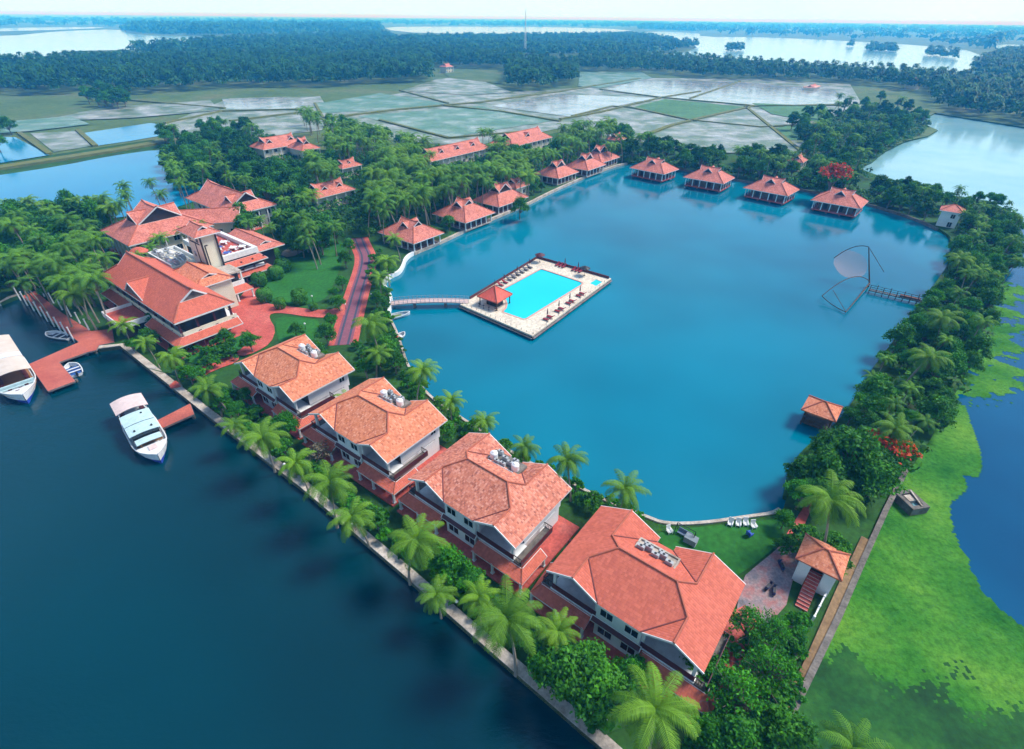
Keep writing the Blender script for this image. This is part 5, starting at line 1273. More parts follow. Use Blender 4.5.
def leaf_cloud(rn, centers, radii, n, size, shell=.38, flat=.78):
    """n leaf faces spread over clumps; returns vertices (4n), tones"""
    ci = rn.choice(len(centers), n, p=radii ** 2 / (radii ** 2).sum())
    d = rn.normal(size=(n, 3)); d /= np.linalg.norm(d, axis=1)[:, None]; d[:, 2] = np.where(d[:, 2] < -.35, -d[:, 2], d[:, 2])
    r = radii[ci] * (shell + (1 - shell) * rn.random(n)) * rn.uniform(.8, 1.3, n)
    P = centers[ci] + d * r[:, None] * np.array([1, 1, flat])
    nrm = d * .55 + np.array([0, 0, .45]) + rn.normal(size=(n, 3)) * .6; nrm /= np.linalg.norm(nrm, axis=1)[:, None]
    a = np.cross(nrm, rn.normal(size=(n, 3))); a /= np.linalg.norm(a, axis=1)[:, None]; b = np.cross(nrm, a)
    s = size * rn.uniform(.6, 1.3, n)[:, None]
    V = np.stack([P - a * s * 1.0, P - b * s * .55 + nrm * s * .12, P + a * s * 1.0, P + b * s * .55 + nrm * s * .12], 1).reshape(-1, 3)
    ct = rn.uniform(0, 1, len(centers))
    tone = np.clip(.2 + .45 * ct[ci] + rn.uniform(-.2, .3, n), 0, 1)
    return V, tone

def tree_meshes(seed, h, cr, ch, n, size, mat, ncl=22, flower=0, bare=False, trunk_r=.25, low=.0):
    rn = np.random.default_rng(seed)
    tb = MB(); base = h - ch * 1.15
    fork = max(.6, base); tb.tube([(0, 0, -.3), (.1, .05, fork * .5), (0, .1, fork)], [trunk_r * 1.25, trunk_r, trunk_r * .8], 7)
    cen = []; rad = []
    for i in range(ncl):
        a = i * 2.39996 + rn.uniform(-.5, .5); q = math.sqrt((i + .5) / ncl); rr = cr * q * rn.uniform(.72, 1.0) * .8
        zz = h - ch * .5 + ch * .5 * (1 - q ** 2) * rn.uniform(.4, 1.0) - ch * .45 * q * rn.uniform(0, 1) - low * q * ch * .5
        r_ = cr * rn.uniform(.17, .38) * (1.15 - .3 * q); cen.append((rr * math.cos(a), rr * math.sin(a), zz)); rad.append(r_)
    cen = np.array(cen); rad = np.array(rad)
    for i in range(0, ncl, 2 if not bare else 1):
        c = cen[i]; m_ = (c[0] * .45, c[1] * .45, fork + (c[2] - fork) * .6); tb.tube([(0, .1, fork * .9), m_, tuple(c)], [trunk_r * .55, trunk_r * .3, .04], 5)
        if bare:
            for _ in range(3):
                e = c + rn.normal(size=3) * cr * .22; tb.tube([m_, tuple(e)], [.06, .02], 4)
    to = tb.build('trunk', M['bark']); tme = to.data; bpy.data.objects.remove(to)
    V, tone = leaf_cloud(rn, cen, rad, n, size)
    Fq = np.arange(len(V)).reshape(-1, 4); mi = np.zeros(len(Fq), int); mats = [mat]
    if flower:
        z = V.reshape(-1, 4, 3)[:, 0, 2]; mi = ((rn.random(len(Fq)) < flower) & (z > np.median(z) - ch * .1)).astype(int); mats = [mat, M['flame']]
    uv = np.stack([np.repeat(tone, 4), np.full(len(V), .5)], 1)
    return tme, np_mesh('crown', V, Fq, mats, mi, uv)

def hedge_meshes(seed, r, h, n, size, mat):
    rn = np.random.default_rng(seed); d = rn.normal(size=(n, 3)); d /= np.linalg.norm(d, axis=1)[:, None]
    P = np.sign(d) * np.abs(d) ** .72 * np.array([r, r, h / 2]) * rn.uniform(.9, 1.04, n)[:, None] + np.array([0, 0, h / 2])
    nrm = d + rn.normal(size=(n, 3)) * .3; nrm /= np.linalg.norm(nrm, axis=1)[:, None]
    a = np.cross(nrm, rn.normal(size=(n, 3))); a /= np.linalg.norm(a, axis=1)[:, None]; b = np.cross(nrm, a); s = size * rn.uniform(.6, 1.3, n)[:, None]
    V = np.stack([P - a * s, P - b * s * .6, P + a * s, P + b * s * .6], 1).reshape(-1, 3)
    tone = np.clip(.5 + rn.uniform(-.4, .4, n), 0, 1)
    tb = MB(); tb.tube([(0, 0, -.2), (0, 0, h * .5)], [.12, .08], 6)
    to = tb.build('stem', M['bark']); tme = to.data; bpy.data.objects.remove(to)
    return tme, np_mesh('crown', V, np.arange(4 * n).reshape(-1, 4), [mat], uv=np.stack([np.repeat(tone, 4), np.full(4 * n, .5)], 1))

PALM = [palm_meshes(s, 9, 25, 4.7, M['palm'], bend=b_) for s, b_ in ((1, .6), (2, 1.4), (3, 2.4), (4, .3), (9, 1.0), (10, 1.8))]
PALMD = [palm_meshes(s, 11, 20, 4.3, M['palmd'], nseg=10, bend=b_) for s, b_ in ((5, .8), (6, 1.8), (7, 2.6), (8, .4))]
TREE = [tree_meshes(s, 8, 4.2, 4.6, 3400, .28, M['leafb'], 30) for s in (21, 22, 23)]
TREED = [tree_meshes(s, 9, 4.8, 5.5, 3400, .32, M['leaf'], 32, low=.3) for s in (31, 32, 33, 34)]
TREEK = [tree_meshes(s, 10, 4.6, 6.5, 2000, .44, M['leafd'], 26, low=.4) for s in (41, 42, 43)]
FLAME = tree_meshes(51, 8, 5.0, 4.2, 2600, .36, M['leafb'], 22, flower=.75)
FLAME2 = tree_meshes(52, 5, 3.6, 2.4, 1300, .30, M['leafb'], 16, flower=.6)
BARE = tree_meshes(61, 6.5, 4.0, 4.0, 1700, .21, M['leafb'], 26, bare=True)
BARE2 = tree_meshes(62, 3.6, 2.2, 2.2, 260, .2, M['dry'], 20, bare=True, trunk_r=.1)
HEDGE = hedge_meshes(71, 1.9, 3.8, 1500, .22, M['hedge'])
SHRUB = [tree_meshes(s, 2.4, 1.7, 2.0, 700, .22, M['leafb'], 10, trunk_r=.08) for s in (81, 82)]
SHRUBD = [tree_meshes(s, 2.6, 1.9, 2.2, 700, .24, M['leaf'], 10, trunk_r=.08) for s in (83, 84)]
veg_rng = random.Random(77)

def plant(kind, xy, z, mesh, label, cat, group=None, s=1.0, names=('trunk', 'crown')):
    t = empty(kind, (xy[0], xy[1], z), veg_rng.uniform(0, 6.28)); t.rotation_euler = (veg_rng.uniform(-.07, .07), veg_rng.uniform(-.07, .07), veg_rng.uniform(0, 6.28)); t.scale = (s, s, s * veg_rng.uniform(.9, 1.1)); tag(t, label, cat, group)
    for nm, me in zip(names, mesh): link(nm, me, t)
    return t

def plant_px(kind, u, v, mesh, hc, label, cat, group=None, s=1.0, z=LZ, names=('trunk', 'crown')):
    """stand a plant so that its crown, hc metres up, is seen at (u, v)"""
    p = at(u, v, z + hc * s); return plant(kind, (p.x, p.y), z, mesh, label, cat, group, s, names)

# palms one can tell apart, near the camera: crown centre in the photo, size, label
PL = [
 (662, 716, 0, 1.0, 'large coconut palm at the lower edge, in front of the red villa corner'),
 (517, 628, 1, .98, 'big coconut palm between quay and the gap before the red villa'),
 (403, 540, 2, .92, 'coconut palm beside the quay in front of the speckled villa'),
 (326, 484, 3, .92, 'coconut palm leaning over the quay in front of the second villa'),
 (262, 432, 0, .88, 'coconut palm by the quay in front of the far villa'),
 (221, 388, 2, .75, 'coconut palm at the garden end of the short red jetty'),
 (170, 358, 1, .72, 'yellow green coconut palm between the lodge and the quay'),
 (844, 512, 1, 1.0, 'coconut palm with spreading fronds beside the stair hut'),
 (623, 490, 3, .78, 'coconut palm on the lagoon bank behind the red villa'),
 (574, 466, 0, .78, 'coconut palm on the lagoon bank at the gap beside the red villa'),
 (522, 448, 3, .62, 'small coconut palm behind the speckled villa'),
 (484, 421, 1, .62, 'coconut palm on the bank between the second and speckled villas'),
 (450, 400, 3, .66, 'slim coconut palm behind the second villa, nearest the water'),
 (413, 374, 2, .80, 'coconut palm behind the second villa beside the red footpath end'),
 (376, 328, 0, .95, 'coconut palm with pale hanging fronds near the footbridge'),
 (386, 258, 1, .85, 'yellow green coconut palm between the garden path and the first bank cottage'),
 (378, 275, 3, .75, 'coconut palm beside the garden path above the white bank wall'),
 (398, 240, 2, .75, 'coconut palm touching the roof of the first bank cottage'),
 (372, 348, 2, .75, 'coconut palm at the near end of the striped garden path'),
 (80, 296, 1, .95, 'coconut palm over the red promenade poles'),
 (60, 275, 0, .9, 'coconut palm behind the far end of the red promenade'),
 (122, 325, 3, .7, 'coconut palm at the lodge end of the red jetty'),
 (97, 262, 2, .8, 'coconut palm left of the lodge roof corner'),
 (918, 358, 2, .9, 'coconut palm among the trees right of the lagoon pavilion'),
 (948, 318, 0, .9, 'coconut palm in the right bank trees near the bamboo pier'),
 (895, 425, 3, .8, 'dark coconut palm beside the orange flowering shrub on the right bank'),
 (480, 600, 3, .6, 'feathery young palm between the two big palms by the quay'),
 (300, 462, 4, .7, 'smaller coconut palm between the far villa palm and the second villa palm'),
 (362, 512, 5, .75, 'coconut palm in the grass strip below the second villa porch'),
 (438, 590, 4, .6, 'short coconut palm beside a lamp in the grass strip by the quay'),
 (560, 640, 5, .62, 'short coconut palm at the left porch of the red villa'),
 (348, 395, 4, .6, 'short coconut palm in the gap behind the far villa'),
 (240, 420, 5, .6, 'short coconut palm near the far villa corner by the quay'),
 (150, 345, 4, .6, 'short coconut palm right of the jetty beside the quay wall'),
 (965, 262, 1, .9, 'coconut palm in the trees at the far right corner'),
]
for u, v, k, s, lb in PL: plant_px('coconut_palm', u, v, PALM[k], 9.0, lb, 'palm', 'coconut palms', s)

plant_px('coconut_palm', 872, 752, PALMD[0], 11.0, 'dark coconut palm at the bottom edge over the dark weed', 'palm', 'coconut palms', .8)
BR = [
 (445, 562, TREE[0], 6, .72, 'bright green tree between the quay and the speckled villa'), (468, 575, TREE[1], 6, .55, 'small bright tree beside the porch of the speckled villa'),
 (215, 398, TREE[1], 6, .7, 'bright green tree at the corner of the far villa'), (236, 408, TREE[2], 6, .5, 'small tree hiding the porch of the far villa'),
 (285, 425, TREE[0], 6, .6, 'green tree between the quay palm and the far villa'),
 (565, 672, TREED[0], 6, .8, 'dense green tree before the left porch of the red villa'), (600, 690, TREED[1], 6, .8, 'dense green tree between the bottom palm and the quay'),
 (545, 655, TREE[2], 6, .6, 'light green tree beside the big palm at the red villa gap'), (590, 660, TREED[2], 6, .62, 'dark green tree under the windows of the red villa'),
 (632, 672, TREE[0], 6, .55, 'green bush tree under the middle of the red villa'),
 (692, 660, TREE[1], 6, .5, 'bright tree against the right porch of the red villa'), (715, 672, TREE[2], 6, .55, 'bright tree right of the red villa porch corner'),
 (752, 622, BARE, 5, .75, 'thin twiggy tree on the court between red villa and hut'), (775, 625, BARE, 5, .6, 'twiggy tree in front of the red stair of the hut'),
 (740, 690, BARE, 5, .9, 'open branched tree at the lower edge right of the bottom palm'), (770, 668, BARE, 5, .85, 'open branched tree beside the dirt path'),
 (745, 735, TREE[0], 6, .75, 'bright tree cut by the lower edge near the dirt path'), (785, 730, TREED[1], 6, .7, 'dense tree at the foot of the boundary wall'), (715, 738, TREE[1], 6, .6, 'bright tree cut by the lower edge right of the palm'),
 (480, 500, BARE2, 3, 1.0, 'bare shrub in the gap beside the speckled villa'), (320, 448, BARE2, 3, 1.2, 'grey bare shrub before the second villa porch'),
 (449, 222, TREED[0], 5, .62, 'round green tree at the corner of the second bank cottage'), (520, 205, TREED[3], 6, .8, 'wide green tree between the bank cottages and the cluster of three'), (489.5, 206, TREED[1], 5, .42, 'small round tree between the second and third bank cottages'),
 (858, 455, TREED[2], 6, 1.05, 'broad dense tree over the near right lagoon bank'), (825, 468, TREED[3], 6, .85, 'dense tree overhanging the lagoon before the lawn'), (815, 490, TREED[0], 6, .6, 'low dense tree at the lawn corner of the lagoon'), (878, 478, TREED[1], 6, .8, 'dark tree behind the coconut palm by the hut'), (845, 440, TREED[0], 6, .8, 'dense tree beside the little lagoon pavilion'),
 (835, 560, TREED[2], 5, .5, 'dark shrub tree behind the stair hut'), (785, 520, TREE[0], 5, .4, 'bright little tree at the end of the lagoon wall'),
 (250, 312+30, TREED[1], 5, .5, 'pale green garden tree below the lodge corner'), (225, 340, TREED[3], 5, .5, 'garden tree under the lodge skirt roof'),
 (207, 352, TREE[2], 5, .4, 'small bright tree by the red side path'), (147, 335, TREED[0], 6, .55, 'dense tree beside the quay below the lodge'), (150, 318, TREE[1], 6, .5, 'green tree against the long front of the lodge'), (130, 342, TREE[2], 6, .45, 'bright tree at the corner of quay and jetty'),
 (188, 372, TREE[0], 6, .5, 'bright tree between side path and quay'), (245, 395, TREED[2], 5, .4, 'dark tree beside the far villa steps'),
 (295, 330, TREED[3], 5, .45, 'round dark tree on the lawn island by the plaza'), (325, 332, TREED[0], 6, .55, 'leafy tree between the lawn island and the striped path'), (330, 318, TREE[1], 6, .5, 'tree at the crossing of plaza and striped path'), (318, 350, TREED[2], 6, .5, 'tree behind the ridge of the far villa'),
 (338, 300, TREED[1], 6, .5, 'leafy tree at the lawn edge beside the striped path'), (341, 280, TREE[0], 6, .5, 'slender tree halfway along the lawn edge'), (345, 258, TREED[3], 6, .5, 'tree at the upper lawn edge by the path bend'), (348, 244, TREED[0], 6, .5, 'tree at the top of the striped path'), (334, 292, TREE[2], 6, .4, 'low bright tree on the lawn edge'),
 (376, 300, TREED[2], 5, .5, 'green tree between the striped path and the white bank wall'), (385, 348, TREED[1], 5, .6, 'bushy tree behind the second villa palms'), (365, 365, TREE[1], 5, .6, 'bushy tree at the roof corner of the second villa'), (395, 362, TREED[3], 5, .55, 'bushy tree on the bank near the pedal boat'),
 (545, 478, TREE[1], 4, .4, 'small tree on the bank behind the speckled villa'), (445, 432, TREED[0], 4, .5, 'dark bush tree in the gap beside the second villa'), (500, 500-46, TREED[1], 4, .35, 'bush on the bank wall behind the speckled villa'),
]
for u, v, me, hc, s, lb in BR: plant_px('broadleaf_tree', u, v, me, hc, lb, 'tree', 'garden trees', s)
plant_px('flame_tree', 834, 175, FLAME, 6, 'orange red flowering tree behind the last lagoon cottage', 'tree', None, 1.6)
plant_px('flame_tree', 888, 448, FLAME2, 3.5, 'orange flowering shrub beside the path on the right bank', 'tree', None, 1.25)
plant_px('flame_tree', 905, 452, FLAME2, 3.5, 'smaller red flowering shrub at the edge of the weed mat', 'tree', None, .8)
for u, v, s in ((273, 254, 1), (282.5, 265, 1.05), (275, 272, 1), (259, 278, 1), (264, 294, 1), (280, 303, .7), (299, 297, .95), (313, 306, .55)):
    plant_px('hedge_bush', u, v, HEDGE, 2.0, 'clipped columnar hedge bush along the lawn and plaza edge', 'bush', 'clipped bushes round the lawn', s, names=('stem', 'crown'))

# gardens, groves and banks: many trees of one kind share the group and label of their stand
PTS = []
def stand(poly, n, items, mind, keep=(), seed=1, z=LZ):
    """n plants with crowns inside a pixel polygon, kept mind metres apart and off the keep polygons"""
    rr = random.Random(seed); us = [p[0] for p in poly]; vs_ = [p[1] for p in poly]; k = 0; tries = 0
    while k < n and tries < n * 60:
        tries += 1; u, v = rr.uniform(min(us), max(us)), rr.uniform(min(vs_), max(vs_))
        if not inside(u, v, poly) or any(inside(u, v, q) for q in keep): continue
        kind, meshes, hc, smin, smax, label, cat, group = rr.choices(items, [i[0] for i in items])[0][1:]
        s = rr.uniform(smin, smax); p = at(u, v, z + hc * s)
        if not inside(p.x, p.y, outer) or inside(p.x, p.y, lag): continue
        if any((p.x - q[0]) ** 2 + (p.y - q[1]) ** 2 < mind ** 2 for q in PTS): continue
        PTS.append((p.x, p.y)); me = rr.choice(meshes); kd = kind
        if me in TREEK: kd = 'dark_canopy_tree'; label = label.replace('dark leafy', 'leafy').replace('leafy', 'very dark leafy').replace('dense very', 'very'); group = 'dark ' + group
        elif me in PALMD: kd = 'tall_palm'
        elif me in TREE: kd = 'bright_canopy_tree'; label = label.replace('leafy', 'bright green leafy'); group = 'bright ' + group
        plant(kd, (p.x, p.y), z, me, label, cat, group, s); k += 1
    return k

def roofbox(u0, v0, u1, v1): return [(u0, v0), (u1, v0), (u1, v1), (u0, v1)]
KEEP = [roofbox(250, 120, 328, 158), roofbox(334, 150, 370, 180), roofbox(306, 172, 372, 203), roofbox(426, 132, 494, 165), roofbox(503, 116, 558, 150), roofbox(498, 174, 528, 192), roofbox(600, 132, 624, 144), roofbox(795, 150, 812, 164),
        [(384, 212), (440, 190), (530, 180), (535, 215), (440, 250), (384, 255)], [(525, 160), (610, 140), (630, 165), (540, 205)],
        [(95, 190), (225, 178), (282, 196), (290, 240), (282, 290), (240, 340), (170, 330), (95, 275)], [(255, 255), (320, 235), (385, 230), (385, 350), (255, 345)], roofbox(625, 148, 682, 190), roofbox(682, 158, 740, 200), roofbox(742, 168, 802, 212), roofbox(808, 178, 880, 225), roofbox(930, 200, 962, 236)]
sh_ = lambda label, group, me: (1, 'shrub', me, 1.6, .6, 1.2, label, 'shrub', group)
gp_ = lambda w_, label, group, smin=.8, smax=1.15, me=None: (w_, 'coconut_palm', me or PALMD, 9.0 if me else 11.0, smin, smax, label, 'palm', group)
gt_ = lambda w_, label, group, meshes=None, smin=.7, smax=1.1: (w_, 'broadleaf_tree', meshes or TREEK + TREED, 6.5, smin, smax, label, 'tree', group)
T = 0
GP = PALM + PALMD
T += stand([(160, 128), (215, 118), (250, 122), (262, 160), (300, 160), (300, 215), (345, 225), (350, 245), (300, 250), (285, 215), (255, 180), (215, 190), (180, 180), (165, 160)], 150, [gt_(4, 'dark leafy tree in the thick grove behind the lodge', 'trees behind the lodge'), gp_(1, 'coconut palm rising from the grove behind the lodge', 'palms behind the lodge', .7, 1)], 2.9, KEEP, 2)
T += stand([(300, 110), (430, 140), (500, 125), (560, 125), (620, 122), (622, 150), (560, 160), (520, 180), (440, 205), (390, 205), (380, 215), (372, 205), (300, 200), (310, 150)], 300, [gp_(3, 'coconut palm in the grove behind the bank cottages', 'palms behind the bank cottages'), gp_(3, 'yellow green coconut palm in the grove behind the bank cottages', 'bright palms behind the bank cottages', .85, 1.2, PALM), gt_(2, 'leafy tree in the grove behind the bank cottages', 'trees behind the bank cottages', TREED + TREE)], 3.1, KEEP, 3)
T += stand([(610, 125), (700, 148), (800, 150), (880, 180), (935, 205), (930, 220), (860, 192), (800, 180), (740, 172), (690, 160), (640, 152), (620, 150)], 95, [gt_(4, 'leafy tree in the belt behind the lagoon cottages', 'trees behind the lagoon cottages', TREED + TREEK), gp_(2, 'coconut palm in the belt behind the lagoon cottages', 'palms behind the lagoon cottages', .75, 1.0)], 3.3, KEEP, 4)
T += stand([(785, 115), (835, 98), (870, 90), (925, 104), (932, 128), (905, 138), (870, 150), (845, 160), (800, 160), (805, 135)], 95, [gt_(4, 'leafy tree on the point between fields and right lake', 'trees on the lake point', TREED + TREEK), gp_(2, 'coconut palm on the point between fields and right lake', 'palms on the lake point')], 5, KEEP, 5)
T += stand([(865, 178), (950, 186), (1005, 192), (1024, 215), (1016, 260), (998, 320), (976, 372), (955, 405), (920, 425), (880, 405), (865, 390), (885, 355), (915, 315), (945, 280), (958, 250), (952, 225), (900, 200)], 125, [gt_(4, 'dense leafy tree on the right bank of the lagoon', 'trees on the right bank', TREED + TREE, .45, .8), gp_(1.3, 'coconut palm among the trees of the right bank', 'palms on the right bank', .5, .72)], 3.0, KEEP, 6)
T += stand([(0, 212), (50, 205), (105, 200), (120, 212), (100, 240), (92, 270), (100, 300), (75, 285), (40, 285), (0, 288)], 85, [gp_(3, 'coconut palm in the grove left of the lodge', 'palms left of the lodge', .8, 1.05), gt_(4, 'dark leafy tree in the grove left of the lodge', 'trees left of the lodge')], 3.6, [roofbox(95, 200, 240, 330)], 7)
T += stand([(100, 190), (140, 180), (200, 168), (215, 176), (260, 178), (262, 186), (225, 182), (190, 192), (140, 200), (110, 212)], 12, [gp_(1, 'coconut palm between the garden halls and the fish pond', 'palms by the fish pond', .7, .9)], 4.5, [], 8)
T += stand([(125, 235), (160, 222), (205, 222), (200, 240), (160, 250), (130, 262)], 7, [gp_(1, 'coconut palm in the courtyard behind the lodge', 'palms in the lodge courtyard', .6, .75)], 4, [], 9)
T += stand([(232, 205), (262, 208), (280, 215), (275, 235), (250, 230)], 8, [gp_(2, 'coconut palm beside the long garden hall', 'palms beside the garden hall', .6, .75), gt_(1, 'leafy tree beside the long garden hall', 'trees beside the garden hall')], 4, [], 10)
T += stand([(-40, 95), (0, 92), (8, 118), (10, 150), (-40, 150)], 7, [gt_(1, 'leafy tree at the left edge of the photo beside the fields', 'trees at the left field edge')], 5, [], 12)
T += stand([(82, 84), (128, 82), (130, 96), (84, 98)], 14, [gt_(1, 'leafy tree in the lone clump on the left field', 'trees of the lone field clump', None, 1.1, 1.5)], 6, [], 13)
sh_ = lambda label, group, me: (1, 'shrub', me, 1.6, .6, 1.2, label, 'shrub', group)
S1 = [(135, 352), (165, 360), (255, 435), (330, 490), (420, 565), (520, 650), (600, 722), (625, 705), (560, 660), (500, 605), (420, 545), (340, 480), (260, 410), (200, 372)]
stand(S1, 90, [sh_('low green shrub in the garden strip beside the quay', 'shrubs along the quay', SHRUB + SHRUBD)], 1.7, [], 20)
stand([(690, 650), (730, 640), (780, 640), (800, 690), (770, 745), (690, 745), (670, 700)], 30, [sh_('low shrub in the wild corner below the court', 'shrubs below the court', SHRUB)], 1.6, [], 21)
stand([(390, 330), (410, 365), (450, 410), (520, 452), (590, 490), (640, 515), (600, 505), (540, 480), (480, 445), (430, 410), (400, 372)], 40, [sh_('low shrub on the lagoon bank behind the villas', 'shrubs on the villa bank', SHRUB + SHRUBD)], 1.7, [], 22)
stand([(345, 350), (372, 330), (380, 285), (366, 268), (376, 246), (392, 262), (386, 290), (392, 320), (400, 350), (380, 372)], 34, [sh_('low shrub between the striped path and the bank', 'shrubs by the striped path', SHRUB + SHRUBD)], 2.0, [], 23)
stand([(782, 540), (812, 528), (850, 540), (845, 572), (818, 580)], 14, [sh_('low shrub behind the stair hut', 'shrubs behind the hut', SHRUBD)], 1.6, [roofbox(790, 545, 850, 580)], 24)
stand([(170, 345), (225, 342), (240, 350), (205, 362), (180, 366)], 12, [sh_('low shrub on the small lawn below the lodge', 'shrubs below the lodge', SHRUBD)], 2.2, [], 25)
T += stand([(795, 455), (815, 440), (840, 428), (858, 405), (872, 385), (890, 395), (900, 420), (895, 450), (880, 470), (850, 490), (800, 505)], 16, [gt_(1, 'leafy tree overhanging the near right bank of the lagoon', 'trees on the near right bank', TREED + TREE, .4, .65)], 2.6, [roofbox(797, 392, 850, 426)], 14)
T += stand([(10, 200), (60, 205), (110, 200), (112, 212), (60, 215), (0, 220)], 12, [gp_(1, 'coconut palm along the near edge of the fish pond', 'palms along the fish pond', .7, .9, PALM)], 3.5, [], 15)
T += stand([(878, 178), (950, 190), (940, 206), (926, 222), (900, 212), (882, 204)], 18, [gt_(1, 'leafy tree between the last lagoon cottage and the corner hut', 'trees by the corner hut', TREED + TREEK, .6, .9)], 3.0, [roofbox(932, 198, 962, 236)], 16)
T += stand([(440, 208), (470, 205), (505, 190), (520, 192), (535, 180), (545, 185), (530, 208), (515, 212), (500, 200), (478, 206)], 9, [gt_(1, 'leafy tree in the gaps between the bank cottages', 'trees between the bank cottages', TREED, .35, .55)], 3.0, [], 17)
S2 = [(796, 618), (808, 618), (796, 660), (778, 695), (765, 700), (772, 650)]
stand(S2, 16, [sh_('low shrub in the strip between court and boundary wall', 'shrubs by the boundary wall', SHRUB + SHRUBD)], 1.3, [roofbox(790, 560, 836, 612)], 26)
print('trees in stands:', T)

# ------------------------------------------------------------------ the far woods, seen as one mass each
def wood(name, polys, per, h, cr, nleaf, size, mat, label, seed, palm=.35, cap=9000):
    rn = np.random.default_rng(seed); V = []; TN = []
    for pp in polys:
        wp = wpoly(pp, LZ); xs = [p[0] for p in wp]; ys = [p[1] for p in wp]
        ar = abs(sum(wp[i - 1][0] * wp[i][1] - wp[i][0] * wp[i - 1][1] for i in range(len(wp)))) / 2; n = int(min(cap, ar / per)); k = 0
        C = []
        while k < n:
            x, y = rn.uniform(min(xs), max(xs)), rn.uniform(min(ys), max(ys))
            if inside(x, y, wp): C.append((x, y)); k += 1
        for x, y in C:
            hh = h * rn.uniform(.65, 1.15); t0 = rn.uniform(.1, .9)
            if rn.random() < palm:
                m = nleaf; az = rn.uniform(0, 6.28, m); el = rn.uniform(-.5, .9, m); L = cr * rn.uniform(.7, 1.0, m); hh *= 1.15
                d = np.stack([np.cos(az) * np.cos(el), np.sin(az) * np.cos(el), np.sin(el)], 1); sd = np.stack([-np.sin(az), np.cos(az), 0 * az], 1) * size * .55
                o = np.array([x, y, LZ + hh]); mid = o + d * L[:, None] * .6; tip = o + d * L[:, None] - np.array([0, 0, 1]) * (L * .45)[:, None]
                q = np.stack([o + 0 * d, mid - sd, tip, mid + sd], 1)
            else:
                m = nleaf; d = rn.normal(size=(m, 3)); d /= np.linalg.norm(d, axis=1)[:, None]; d[:, 2] = np.abs(d[:, 2]) - .25
                P = np.array([x, y, LZ + hh * .62]) + d * np.array([cr, cr, hh * .42]) * rn.uniform(.6, 1.05, m)[:, None]
                nr = d + rn.normal(size=(m, 3)) * .5 + np.array([0, 0, .5]); a = np.cross(nr, rn.normal(size=(m, 3))); a /= np.linalg.norm(a, axis=1)[:, None]; b = np.cross(nr, a); b /= np.linalg.norm(b, axis=1)[:, None]
                s = size * rn.uniform(.6, 1.2, m)[:, None]; q = np.stack([P - a * s, P - b * s * .7, P + a * s, P + b * s * .7], 1)
            V.append(q.reshape(-1, 3)); TN.append(np.clip(t0 + rn.uniform(-.2, .2, m), 0, 1))
    V = np.concatenate(V); TN = np.concatenate(TN)
    o = link(name, np_mesh(name, V, np.arange(len(V)).reshape(-1, 4), [mat], uv=np.stack([np.repeat(TN, 4), np.full(len(V), .5)], 1)))
    tag(o, label, 'wood', kind='stuff'); return o
M['under'] = leaf_mat('undergrowth_leaves', (.013, .075, .008), (.07, .25, .02), .2, 0)
UG = [[(0, 225), (60, 215), (110, 212), (115, 240), (98, 270), (104, 312), (70, 296), (20, 292), (-20, 300)], [(160, 150), (215, 130), (255, 132), (300, 150), (320, 160), (430, 150), (520, 150), (620, 150), (620, 160), (560, 168), (505, 190), (440, 212), (392, 232), (374, 240), (350, 234), (290, 250), (270, 225), (230, 185), (190, 190)],
      [(622, 156), (690, 166), (800, 182), (880, 196), (940, 215), (940, 222), (880, 206), (800, 190), (690, 171), (625, 163)], [(795, 160), (810, 135), (850, 110), (900, 112), (930, 125), (920, 135), (880, 155), (860, 170), (880, 180), (830, 178)],
      [(950, 200), (1012, 212), (1016, 240), (996, 300), (978, 350), (950, 405), (925, 445), (900, 478), (862, 505), (800, 512), (800, 490), (830, 455), (862, 425), (886, 385), (915, 330), (945, 290), (960, 250)]]
M['far'] = leaf_mat('far_leaves', (.004, .038, .010), (.05, .19, .035), .2, 0)
wood('palm_wood', [[(-160, 100), (0, 95), (60, 97), (85, 92), (140, 95), (250, 88), (330, 88), (380, 84), (432, 83), (432, 70), (380, 62), (240, 60), (100, 66), (0, 70), (-160, 76)]], 34, 14, 5.0, 34, 1.25, M['far'], 'wide dark wood of palms and trees along the far side of the left fields', 101)
wood('palm_wood', [[(508, 90), (540, 92), (577, 85), (577, 70), (540, 66), (505, 70)], [(430, 68), (508, 70), (520, 60), (430, 58), (380, 60), (400, 64)]], 34, 15, 5, 34, 1.25, M['far'], 'block of tall palms jutting into the fields in the middle distance', 102)
wood('tree_belt', [[(578, 72), (650, 73), (700, 79), (760, 81), (850, 84), (925, 94), (935, 112), (1024, 126), (1180, 148), (1180, 110), (1024, 96), (950, 82), (870, 78), (790, 73), (700, 65), (640, 61), (578, 62)]], 42, 13, 5, 30, 1.3, M['far'], 'dark belt of trees between the flooded fields and the big white lake', 103)
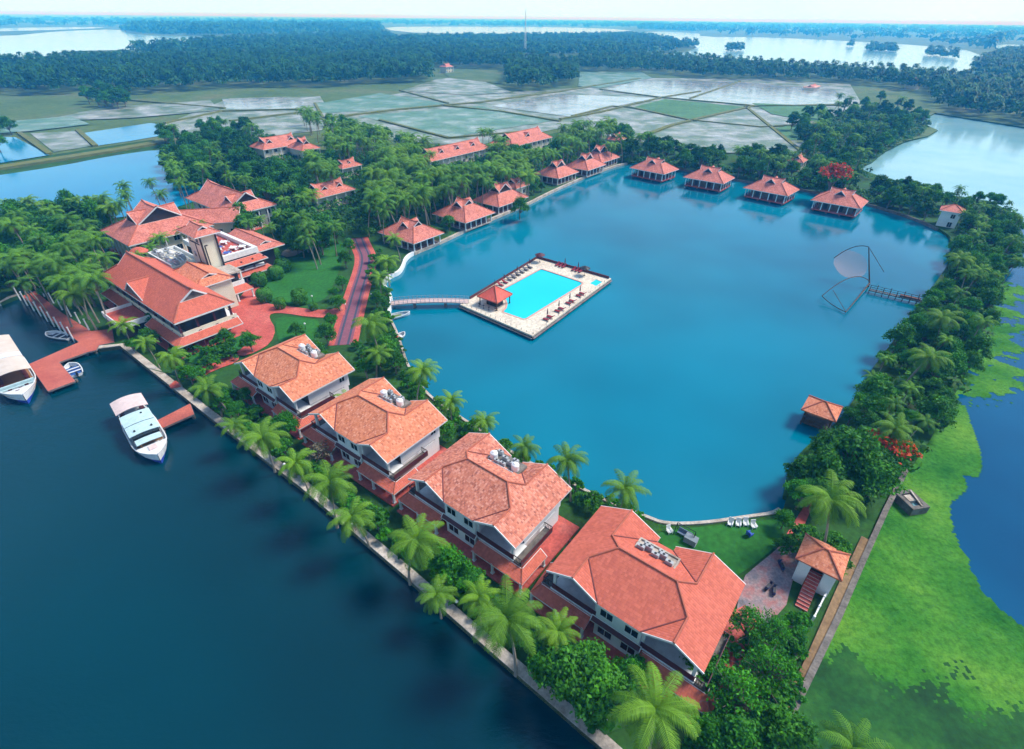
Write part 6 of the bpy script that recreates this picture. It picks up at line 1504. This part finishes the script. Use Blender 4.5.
wood('tree_belt', [[(968, 72), (990, 60), (1010, 54), (1100, 60), (1200, 80), (1200, 110), (1024, 95), (985, 84)]], 60, 14, 6, 26, 1.7, M['far'], 'wooded shore at the right end of the big white lake', 104)
wood('island_trees', [[(726, 53), (742, 53), (742, 50), (726, 50)], [(866, 53), (895, 54), (895, 50), (866, 49)], [(925, 58), (935, 58), (955, 60), (955, 57), (935, 55), (925, 55)], [(848, 48), (852, 48), (852, 46), (848, 46)]], 90, 13, 7, 26, 2, M['far'], 'tufts of trees standing on islets in the big white lake', 105)
wood('distant_wood', [[(216, 44), (300, 38), (380, 34), (400, 40), (640, 37), (700, 48), (640, 57), (520, 58), (430, 56), (240, 58), (130, 55), (132, 52)]], 160, 14, 9, 22, 2.8, M['far'], 'bluish wood between the middle trees and the white water', 106, cap=6000)
wood('distant_wood', [[(-300, 29), (0, 28), (120, 27), (240, 26), (380, 25), (640, 28), (700, 33), (760, 36), (850, 40), (930, 45), (990, 50), (1060, 40), (1400, 40), (1400, 30), (1024, 28), (640, 22.5), (380, 21), (0, 19), (-300, 17)], [(215, 36), (255, 34), (300, 34), (380, 31), (380, 26.5), (240, 27), (125, 28), (130, 33)], [(640, 29), (690, 31), (720, 30), (640, 27)]], 1500, 20, 30, 22, 9, M['far'], 'pale blue wooded plain running to the horizon', 107, cap=5000)

wood('undergrowth', UG, 6.5, 3.0, 1.9, 26, .5, M['under'], 'undergrowth of low bushes beneath the trees of the resort', 110, palm=.12, cap=3500)
# ------------------------------------------------------------------ haze
b = MB(); b.box(-21500, 21500, -300, 21800, -3.0, 76)
m = bpy.data.materials.new('haze_air'); m.use_nodes = True; t = m.node_tree
for n in list(t.nodes):
    if n.type == 'BSDF_PRINCIPLED': t.nodes.remove(n)
pv = nd(t, 'ShaderNodeVolumePrincipled'); pv.inputs['Color'].default_value = (.05, .42, 1.0, 1); pv.inputs['Absorption Color'].default_value = (1, 1, 1, 1)
pv.inputs['Density'].default_value = .00040; pv.inputs['Anisotropy'].default_value = 0
t.links.new(pv.outputs[0], t.nodes['Material Output'].inputs['Volume'])
o = b.build('haze', m); tag(o, kind='stuff')
